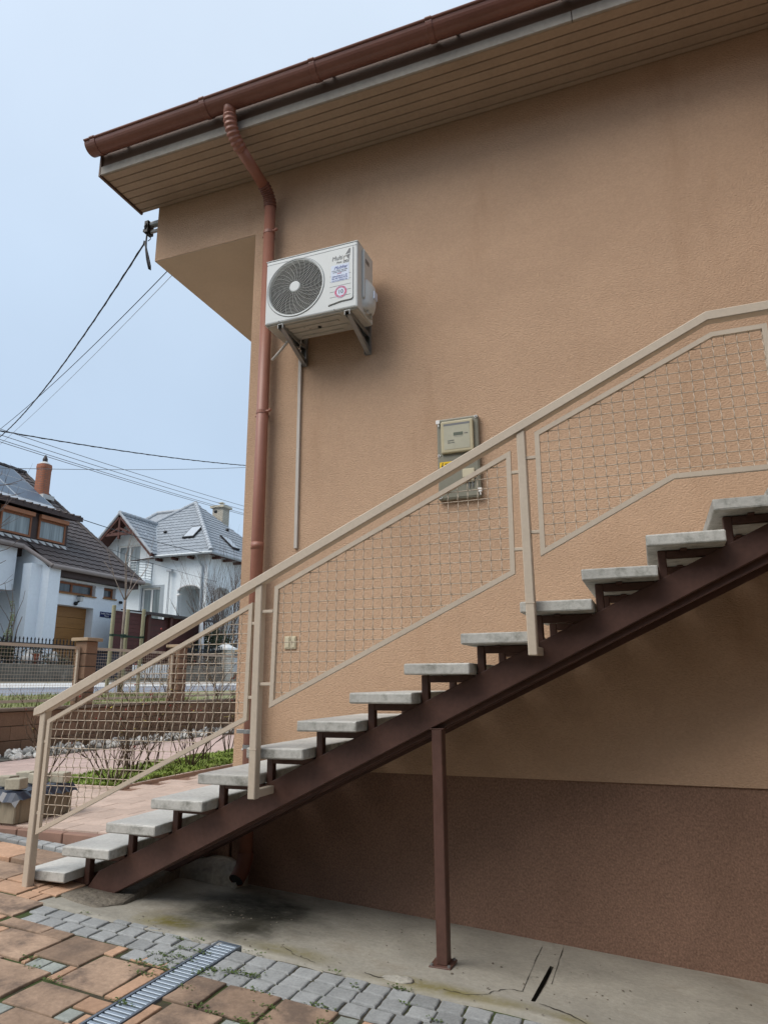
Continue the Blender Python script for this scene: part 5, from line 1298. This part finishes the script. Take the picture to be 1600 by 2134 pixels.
b = MB(); b.add([VA+dz_, EC+dz_, RC+dz_, LC+(RC-EC)+dz_, pk+dz_, VB+dz_, Vector((-28.2,26.65,7.68))+dz_, Vector((-25.25,26.65,7.68))+dz_], [(0,1,4,5),(1,2,4),(2,3,4),(3,6,5,4),(0,7,3,2,1)]); part(H2, 'roof_deck', b, mt['woodbrown'])
up = Vector((0,0,.06))
ridge_tiles(H2, EC+up, pk+up, .13, mt['ridge']); ridge_tiles(H2, LC+up, pk+up, .11, mt['ridge'])
# second hip block behind, with its own short ridge
O2 = Vector((-31.5,30.2,8.9))
b = MB(); b.add([(-31.5,30.0,9.0),(-25.0,30.0,9.0),(-25.0,37,9.0),(-31.5,37,9.0),(-28.9,33.2,12.1),(-26.6,33.2,12.1)], [(0,1,5,4),(1,2,5),(2,3,4,5),(3,0,4)]); part(H2, 'rear_roof', b, mt['tileB'])
ridge_tiles(H2, (-31.4,30.1,9.1), (-28.9,33.2,12.15), .12, mt['ridge']); ridge_tiles(H2, (-28.9,33.2,12.15), (-26.6,33.2,12.15), .12, mt['ridge'])
# gable roof over the balcony: ridge along Y, two slopes
gx, gzr, gy0 = -25.25, 10.06, 25.75
GS = 1.02
for sgn in (1, -1):
    O = Vector((gx, gy0, gzr)) + Vector((sgn, 0, -GS))*2.28
    tiled(H2, 'gable_roof', O, (0,1,0), (-sgn, 0, GS), 3.6, 2.28*math.sqrt(1+GS*GS), mt['tileB'], [((0,EC.y,EC.z), Vector((0,1,-1/KS)) * -1 if False else Vector((0,KS,-1)).normalized())], tw=.30, rh=.33)
    b = MB(); dl = Vector((sgn,0,-GS)); a0 = Vector((gx,gy0+.02,gzr-.07)); b.prism([a0, a0+dl*2.28, a0+dl*2.28+Vector((0,0,-.06)), a0+Vector((0,0,-.06))], (0,3.0 if sgn < 0 else 1.6,0)); part(H2, 'gable_soffit', b, mt['woodbrown'])
    b = MB(); b.beam(Vector((gx,gy0,gzr-.06)), Vector((gx,gy0,gzr-.06))+dl*2.3, .06, .20, Vector((sgn*GS,0,1))); part(H2, 'barge_board', b, mt['woodbrown'])
    ridge_tiles(H2, Vector((gx,gy0-.02,gzr+.08)), Vector((gx,gy0-.02,gzr+.06))+dl*2.3, .075, mt['ridge'], .33, 'verge_tiles')
ridge_tiles(H2, (gx,gy0-.05,gzr+.09), (gx,28.75,gzr+.09), .12, mt['ridge'])
b = MB(); b.beam((gx-.95,gy0+.05,gzr-1.08), (gx+.95,gy0+.05,gzr-1.08), .10, .16); b.beam((gx,gy0+.05,gzr-1.35), (gx,gy0+.05,gzr-.1), .12, .12, (0,1,0)); b.beam((gx,gy0+.04,gzr-.75),(gx+.62,gy0+.04,gzr-1.02),.08,.10); b.beam((gx,gy0+.04,gzr-.75),(gx-.62,gy0+.04,gzr-1.02),.08,.10)
b.beam((gx-2.05,gy0+.1,gzr-2.25),(gx-2.05,HY,gzr-2.25),.12,.16); b.beam((gx+2.05,gy0+.1,gzr-2.25),(gx+2.05,HY,gzr-2.25),.12,.16)
part(H2, 'gable_timber', b, mt['woodbrown'])
# valley flashing between gable and main slope
vb0 = Vector((gx+2.28, EC.y+.02, EC.z+.05)); vb1 = Vector((gx, EC.y+(gzr-EC.z)/KS, gzr+.05))
b = MB(); b.beam(vb0, vb1, .30, .05); part(H2, 'valley_flashing', b, mt['zinc'])
# wing at the right, its roof meeting the front slope in a valley
tiled(H2, 'roof', (-22.8,30.15,7.7), (1,0,0), (0,1,KS), 9, 3.0*sv, mt['tileB'], [((-19.6,30.4,7.7), Vector((-1,-.62,-.25)))], tw=.30, rh=.33)
b = MB(); b.beam((-19.75,30.35,7.80),(-21.6,32.6,9.95),.34,.05); part(H2, 'valley_flashing', b, mt['zinc'])
b = MB(); b.box(-20,-14,30.6,36,1.5,7.7); part(H2, 'wing_wall', b, mt['render2'])
# roof windows
def roof_window(c, uu, vv, w, h):
    c, uu, vv = Vector(c), Vector(uu).normalized(), Vector(vv).normalized(); nn = uu.cross(vv); nn = nn if nn.z > 0 else -nn
    P_ = [c-uu*w/2-vv*h/2, c+uu*w/2-vv*h/2, c+uu*w/2+vv*h/2, c-uu*w/2+vv*h/2]
    b = MB(); b.prism(P_, nn*.14); s_ = part(H2, 'roof_window', b, mt['iron']); b = MB(); b.poly([c+(p-c)*.86+nn*.145 for p in P_]); part(s_, 'pane', b, mt['solarframe'])
roof_window((-21.85,EC.y+1.55,EC.z+1.55*KS), (1,0,0), (0,1,KS), .72, 1.15)
roof_window((EC.x-1.15,29.45,EC.z+1.15*KS), (0,1,0), (-1,0,KS), .72, 1.15)
b = MB()
for (x, y) in ((-23.9,27.9),(-21.6,29.3)): b.ball((x, y, EC.z+(y-EC.y)*KS+.1), .12, 6, 4, (1,1,.8))
b.ball((-20.9,31.6,EC.z+(EC.x+20.9)*KS+.12), .12, 6, 4); b.ball((-21.9,31.0,EC.z+(EC.x+21.9)*KS+.12), .12, 6, 4)
part(H2, 'vent_tiles', b, mt['iron'])
b = MB(); b.path([(-23.0,26.05,7.62),(-19.45,26.05,7.62),(-19.45,31,7.62)], .085, 8); b.path([(-20.45,26.05,7.6),(-20.40,26.3,7.35),(-20.30,26.53,7.0),(-20.30,26.53,1.8)], .055, 8); part(H2, 'gutter', b, mt['zinc'])
b = MB()
for y in (26.9,27.9,28.9,29.9): b.box(-20,-19.5,y,y+.12,7.42,7.56)
for x in (-21,-22,-23): b.box(x,x+.12,26.12,26.6,7.42,7.56)
part(H2, 'rafter_tails', b, mt['woodbrown'])
b = MB(); b.box(-23.5,-22.75,31.7,32.4,9,11.62); c2 = part(H2, 'chimney', b, mt['brickpale']); b = MB(); b.box(-23.62,-22.63,31.58,32.52,11.62,11.76); b.box(-23.15,-23.1,32.0,32.05,11.76,12.0); b.box(-23.3,-22.95,31.9,32.2,11.98,12.01); part(c2, 'chimney_cap', b, mt['chimpale'])
b = MB(); b.path([(-22.2,26.4,3.9),(-22.2,26.4,6.85)], .022, 6); b.path([(-22.3,26.4,3.9),(-22.25,26.4,6.8)], .018, 6); b.box(-22.38,-22.05,26.3,26.5,6.82,6.92); part(H2, 'flue', b, mt['ridge'])
b = MB(); b.path([(-21.55,26.6,5.60),(-21.50,26.35,5.62)], .03, 6); b.ball((-21.5,26.30,5.55), .09, 8, 6, (1,1,.8)); part(H2, 'porch_lamp', b, mt['white'])

# ================================================================== timber shed and boarded fence between the houses
sh = thing('wooden_shed', 'red brown boarded shed and fence between the two white houses', 'shed', (-16,18,1.4))
z = 1.42; k = 0
while z < 3.55:
    b = MB(); b.box(-16.03,-16.0,15.72,17.30,z,z+.138); part(sh, 'board', b, mt['wallboard'])
    b = MB(); b.box(-16.33,-16.3,18.75,21.4,z,z+.138); part(sh, 'board', b, mt['wallboard'])
    z += .145
b = MB(); b.box(-16.06,-16.035,15.74,17.5,1.4,3.5); b.box(-16.6,-16.335,17.5,21.4,1.4,3.5); part(sh, 'back_panel', b, mt['dirt'])
b = MB(); b.box(-16.02,-15.98,17.42,18.52,1.45,3.42); d_ = part(sh, 'door', b, mt['wallboard'])
b = MB()
for zz_ in [1.6+.2*i for i in range(9)]: b.box(-15.982,-15.976,17.5,18.44,zz_,zz_+.012)
part(d_, 'door_groove', b, mt['dirt'])
b = MB(); b.path([(-15.97,17.52,2.45),(-15.92,17.52,2.45),(-15.92,17.66,2.45)], .018, 6); b.box(-15.98,-15.965,17.49,17.55,2.3,2.6); part(d_, 'handle', b, mt['white'])
for y in (17.32,18.56,20.6):
    b = MB(); b.box(-15.98,-15.85,y,y+.13,1.4,3.55); part(sh, 'post', b, mt['woodbrown'])
b = MB(); b.beam((-15.92,18.72,2.9),(-15.92,19.25,3.48),.08,.10); part(sh, 'brace', b, mt['woodbrown'])
b = MB(); b.prism([(-15.7,17.15,3.55),(-17.5,17.15,3.75),(-17.5,17.15,3.85),(-15.7,17.15,3.63)], (0,4.4,0)); part(sh, 'roof', b, mt['ridgeA'])
b = MB(); b.box(-16.06,-15.96,15.7,17.3,3.56,3.60); part(sh, 'coping', b, mt['mortar'])

# ================================================================== gardens across the street
rw = thing('retaining_wall', 'old mottled concrete retaining wall below the white house across the street', 'retaining wall', (-15,9,1.2))
b = MB(); b.box(-15.25,-15.0,-10,13.35,1.0,1.67); part(rw, 'wall', b.mesh('wall', bevel=.02), mt['retwall'])
rw = thing('retaining_wall', 'short grey concrete retaining wall left of the pale brick gate pillar', 'retaining wall', (-15,20,1.2))
b = MB(); b.box(-15.25,-15.0,18.6,21.0,1.0,1.74); part(rw, 'wall', b.mesh('wall', bevel=.02), mt['retwall'])
def iron_fence(y0, y1, z0, z1, label, X=-15.12):
    t = thing('iron_fence', label, 'iron fence', (X,(y0+y1)/2,z0)); b = MB()
    b.box(X-.015,X+.015,y0,y1,z0+.06,z0+.095); part(t, 'rail', b, mt['iron']); b = MB(); b.box(X-.015,X+.015,y0,y1,z1-.16,z1-.125); part(t, 'rail', b, mt['iron'])
    b = MB(); y = y0+.06
    while y < y1:
        b.box(X-.011,X+.011,y-.011,y+.011,z0,z1-.04); b.path([(X,y,z1-.05),(X,y,z1-.02),(X,y,z1+.04)], [.012,.026,.004], 5)
        if y+.26 < y1: b.beam((X,y,z1-.28),(X,y+.26,z1-.16),.012,.014); b.beam((X,y,z1-.16),(X,y+.26,z1-.28),.012,.014)
        y += .13
    part(t, 'bars', b, mt['iron'])
iron_fence(4.0,13.2,1.67,2.37,'black iron fence with spear tips on the old wall below the white house')
iron_fence(18.65,20.95,1.74,2.52,'dark iron fence section beside the pale brick pillar')
pk_ = thing('picket_gate', 'low pale picket gate across the street before the brown shed', 'gate', (-14.6,16.4,1.2))
y = 15.2
while y < 17.5:
    b = MB(); b.box(-14.61,-14.59,y,y+.075,1.30,1.70+.06*math.sin((y-15.2)*1.4)); part(pk_, 'picket', b, mt['white']); y += .125
b = MB(); b.box(-14.63,-14.612,15.1,17.55,1.38,1.43); b.box(-14.63,-14.612,15.1,17.55,1.58,1.63); part(pk_, 'rail', b, mt['iron'])
gp = thing('gate_pillar', 'pale brick gate pillar with stepped white cap across the street', 'gate pillar', (-15.0,21.4,1.2))
b = MB(); b.box(-15.45,-14.95,21.07,21.62,1.0,2.42); part(gp, 'shaft', b, mt['brickwhite'])
b = MB(); b.box(-15.55,-14.85,20.97,21.72,2.42,2.50); b.add([(-15.5,21.0,2.5),(-14.9,21.0,2.5),(-14.9,21.68,2.5),(-15.5,21.68,2.5),(-15.2,21.34,2.72)], [(0,1,4),(1,2,4),(2,3,4),(3,0,4)]); part(gp, 'cap', b, mt['white'])
bn = thing('waste_bin', 'dark blue wheeled waste bin by the end of the old retaining wall', 'waste bin', (-14.75,14.2,1.2))
b = MB(); b.prism([(-15.0,13.95,1.25),(-14.55,13.95,1.25),(-14.48,13.95,2.05),(-15.06,13.95,2.05)], (0,.55,0)); part(bn, 'body', b.mesh('body', bevel=.03), mt['binblue'])
b = MB(); b.prism([(-15.12,13.92,2.06),(-14.44,13.92,2.06),(-14.5,13.92,2.14),(-15.12,13.92,2.18)], (0,.61,0)); part(bn, 'lid', b.mesh('lid', bevel=.02), mt['binblue'])
b = MB(); b.path([(-15.0,13.94,1.30),(-15.0,14.0,1.30)], .10, 10); b.path([(-15.0,14.46,1.30),(-15.0,14.52,1.30)], .10, 10); part(bn, 'wheels', b, mt['black'])

def leafball(b, c, rad, n, ls, rn, sc=(1,1,1)):
    for _ in range(n):
        d = Vector((rn.gauss(0,1), rn.gauss(0,1), rn.gauss(0,1))).normalized()*rad*(rn.random()**.4); p = Vector(c)+Vector((d.x*sc[0], d.y*sc[1], d.z*sc[2]))
        a = Vector((rn.gauss(0,1), rn.gauss(0,1), rn.gauss(0,.8))).normalized()*ls*rn.uniform(.6,1.3); s = a.orthogonal().normalized()*ls*.35
        b.add([p-s, p+a*.5-s*.2, p+a, p+s], [(0,1,2,3)])
def shrub(name, loc, label, lumps, mat, ls, n, cat='shrub', trunk=None, spread=.35):
    rn = random.Random(hash(label) % 1000 if False else len(label)*7+int(abs(loc[1])*10)); t = thing(name, label, cat, loc); b = MB()
    for (dx, dy, dz, r, sc) in lumps: leafball(b, (loc[0]+dx, loc[1]+dy, loc[2]+dz), r, int(n*r*r), ls, rn, sc)
    part(t, 'foliage', b.mesh('foliage', fix=False), mt[mat])
    b = MB()
    for k in range(4): branchy(b, Vector(loc)-Vector((0,0,.1)), Vector((rn.gauss(0,spread), rn.gauss(0,spread), 1)).normalized(), trunk or .4, .025, 0, 1, rn)
    part(t, 'stems', b.mesh('stems', fix=False), mt['twig']); return t
shrub('evergreen_shrub', (-15.45,10.75,1.6), 'dark green conifer shrub at the left behind the black iron fence', [(0,0,.35,.42,(1,1,1.1)),(0,.35,.25,.33,(1,1,1)),(0,-.35,.3,.35,(1,1,1))], 'evergreen', .09, 2600)
shrub('evergreen_shrub', (-15.5,12.05,1.6), 'small round dark evergreen in front of the garage side wall', [(0,0,.32,.30,(1,1,1.1))], 'evergreen', .08, 3200)
shrub('garden_shrub', (-15.45,12.75,1.6), 'grey green dry garden shrub below the oak garage door', [(0,0,.2,.30,(1,1.3,.8)),(0,.4,.15,.22,(1,1,.8)),(.05,-.5,.15,.25,(1,1.2,.8))], 'frostshrub', .07, 2600)
shrub('garden_shrub', (-15.4,11.35,1.6), 'low grey green shrub between the two dark evergreens', [(0,0,.1,.24,(1,1.4,.8)),(.03,.45,.08,.2,(1,1,.8))], 'frostshrub', .07, 2600)
shrub('young_conifer', (-15.6,11.25,1.6), 'thin pale young conifer standing against the white wall', [(0,0,.45,.16,(1,1,1.6)),(0,0,.85,.11,(1,1,2.2)),(0,.02,1.3,.07,(1,1.2,3)),(0,.0,1.7,.05,(1,1.6,2))], 'conifer', .06, 9000, 'conifer', 1.6, .02)
for (y, m, s, lab) in ((11.75,'white',.16,'white garden ornament behind the iron fence left of the round evergreen'),(12.10,'white',.12,'second smaller white garden ornament under the round evergreen'),(12.62,'mortar',.15,'pale rounded stone on the old wall below the garage')):
    b = MB(); b.ball((-15.08-.25,y,1.75+s*.3), s, 8, 6, (1,1,1.1)); b.ball((-15.33,y+.05,1.75+s*1.5), s*.55, 8, 6); solo('garden_ornament', b.mesh('garden_ornament', smooth=True), mt[m], lab, 'ornament')
b = MB(); b.path([(-15.3,11.93,1.66),(-15.3,11.93,1.95)], [.09,.13], 12); solo('flower_pot', b, mt['terracotta'], 'small red flower pot behind the black iron fence', 'flower pot')

# bare willow-like shrub, dark evergreens and a birch at the right, by the corner house
t = thing('bare_shrub', 'large bare twiggy shrub in front of the corner house by the near house edge', 'shrub', (-16.6,23.2,1.6)); rn = random.Random(61); b = MB()
for k in range(70):
    a = rn.uniform(0,6.283); s = rn.uniform(.05,.55); branchy(b, Vector((-16.6+rn.gauss(0,.35),23.2+rn.gauss(0,.5),2.2)), Vector((math.cos(a)*s, math.sin(a)*s, 1)).normalized(), rn.uniform(2.0,3.3), .016, 0, 2, rn, 4, .07, .04, (2,3), .35)
part(t, 'twigs', b.mesh('twigs', fix=False), mt['twig']); b = MB(); b.path([(-16.6,23.2,1.5),(-16.6,23.2,2.4)], [.18,.12], 8); part(t, 'trunk', b, mt['bark'])
shrub('evergreen_shrub', (-15.9,21.2,1.6), 'big dark evergreen behind the pale brick pillar', [(0,0,.9,.75,(1,1,1.3)),(-.2,.9,.9,.75,(1,1,1.2)),(0,-.8,.6,.5,(1,1,1.2))], 'evergreen', .11, 1500, 'shrub', 1.6)
t = thing('birch_trunk', 'pale birch trunk rising behind the iron fence section near the brick pillar', 'tree', (-15.6,20.2,1.6)); b = MB(); b.path([(-15.6,20.25,1.5),(-15.6,20.2,2.7),(-15.6,20.15,3.3),(-15.6,20.15,3.7)], [.17,.11,.09,.05], 8); part(t, 'trunk', b.mesh('trunk', smooth=True), mt['reveal'])
rn = random.Random(8); b = MB()
for k in range(7): a = rn.uniform(0,6.28); branchy(b, Vector((-15.6,20.15,3.3+.06*k)), Vector((math.cos(a),math.sin(a),.9)).normalized(), .6, .014, 0, 1, rn)
part(t, 'branches', b.mesh('branches', fix=False), mt['twig'])
t = thing('bare_tree', 'bare tree at the left edge reaching a few twigs into view', 'tree', (-12.6,7.4,1.0)); rn = random.Random(23); b = MB(); b.path([(-12.6,7.4,.95),(-12.6,7.45,3.0),(-12.65,7.4,5.0)], [.12,.10,.05], 8); part(t, 'trunk', b, mt['bark'])
b = MB()
for k in range(16): 
    a = rn.uniform(.9,2.6); branchy(b, Vector((-12.6,7.42,2.6+.2*k)), Vector((math.cos(a)*.5,math.sin(a),rn.uniform(-.1,.5))).normalized(), rn.uniform(.7,1.3), .014, 0, 2, rn, 5, .12, .04, (1,2), .6)
part(t, 'branches', b.mesh('branches', fix=False), mt['twig'])

# ================================================================== added house, unseen behind the camera, keeping low sky light from under the stair
nb = thing('added_shading_house', 'added unseen house behind the camera that blocks the low sky light', 'house', (4,-9,-.5))
b = MB(); b.box(-3.5,14,-16,-6.9,-1.5,5.6); part(nb, 'wall', b, mt['footing'])
b = MB(); b.prism([(-4,-6.4,5.5),(-4,-11.4,8.5),(-4,-16.5,5.5)], (18.5,0,0)); part(nb, 'roof', b, mt['roof'])
for x in (0,3.2,6.4): win_y(nb, -16.0, x, x+1.2, 1.5, 3.0, mt['white'], mt['glass'])

# ================================================================== cables
def sagline(p, q, sag, n=24): p, q = Vector(p), Vector(q); return [p+(q-p)*t-Vector((0,0,sag*4*t*(1-t))) for t in [k/n for k in range(n+1)]]
def cable(name, p, q, sag, r, mat, label, twist=0, group=None):
    pts = sagline(p, q, sag, 40); b = MB(); b.path(pts, r, 5)
    if twist:
        m_pts = []
        pts2 = sagline(p, q, sag, 220)
        for i, c in enumerate(pts2): m_pts.append(c + Vector((0, math.cos(i*.9), math.sin(i*.9)))*r*.75)
        b.path(m_pts, r*.7, 4)
    return solo(name, b.mesh(name, fix=False), mt[mat], label, 'cable', group=group)
ext = lambda p, q, t: tuple(Vector(p)+(Vector(q)-Vector(p))*t)
an = (-2.67,.95,4.82)
an2 = ext(an, (-9.0,4.82,5.68), 1.6)
cable('service_cable', an, an2, .55, .0075, 'black', 'thick black service cable sagging down left from the house corner', 1)
cable('service_cable', (-2.6,1.33,4.89), ext((-2.6,1.33,4.89), (-9.0,4.84,5.55), 1.6), .22, .0045, 'black', 'thin cable just below the thick one running from the house corner')
cable('service_cable', (-2.6,1.42,4.92), ext((-2.6,1.42,4.92), (-9.0,5.24,5.64), 1.6), .10, .003, 'galv', 'thinnest pale cable running left from the house corner')
GRP = 'overhead street wires'
for (za, zb_, lab) in ((5.36,5.81,'topmost of the four overhead street wires'),(5.26,5.70,'second overhead street wire from the top of the bundle'),(5.18,5.61,'third overhead street wire, close above the lowest'),(5.14,5.57,'lowest of the four overhead street wires')):
    cable('street_wire', ext((-8.8,4.7,za),(-8.8,12.18,zb_),-.35), ext((-8.8,4.7,za),(-8.8,12.18,zb_),1.5), .10, .006, 'grey', lab, group=GRP)
cable('street_wire', ext((-11,6.45,6.31),(-11,15.48,8.27),-.3), ext((-11,6.45,6.31),(-11,15.48,8.27),1.4), .22, .013, 'black', 'black twisted overhead cable above the other street wires', 1, GRP)
cable('street_wire', ext((-11,6.57,5.50),(-11,15.49,8.14),-.3), ext((-11,6.57,5.50),(-11,15.49,8.14),1.4), .75*.2, .007, 'grey', 'single nearly level overhead wire above the chimneys', group=GRP)
cable('service_cable', (-19,15.6,7.35), (-20,26.2,7.62), .12, .016, 'black', 'black cable running from the brown roof across to the grey tiled roof')
cable('service_cable', (-19,16.2,6.6), (-19.6,27.0,6.2), .10, .008, 'black', 'thin cable sagging in front of the corner house wall')
# wall anchor of the service cable
wa = thing('cable_anchor', 'grey steel tube bracket with black clamp holding the service cable at the house corner', 'cable anchor', (-2.55,.95,4.83))
b = MB(); b.cyl((-2.40,.96,4.87), (-2.575,.96,4.87), .028, 12); b.cyl((-2.40,.96,4.80), (-2.56,.96,4.80), .016, 8); part(wa, 'tube', b.mesh('tube', smooth=False), mt['galv'])
b = MB(); b.box(-2.61,-2.565,.92,1.0,4.78,4.90); b.ball((-2.59,.95,4.84), .045, 8, 6, (.6,1,1.1)); b.box(-2.63,-2.60,.93,.97,4.80,4.83); part(wa, 'clamp', b.mesh('clamp', bevel=.005), mt['black'])
b = MB(); b.path([(-2.585,.94,4.80),(-2.58,.93,4.70),(-2.565,.92,4.60),(-2.545,.92,4.50),(-2.515,.92,4.405),(-2.50,.92,4.39),(-2.505,.92,4.43),(-2.535,.92,4.53),(-2.575,.925,4.64),(-2.60,.93,4.70),(-2.62,.95,4.69)], .0075, 6); b.path([(-2.585,.95,4.80),(-2.55,.95,4.76),(-2.555,.95,4.72),(-2.58,.95,4.71)], .004, 5)
part(wa, 'cable_loop', b.mesh('cable_loop', smooth=True), mt['black'])
wa.location += Vector((-.05, 0, .13))
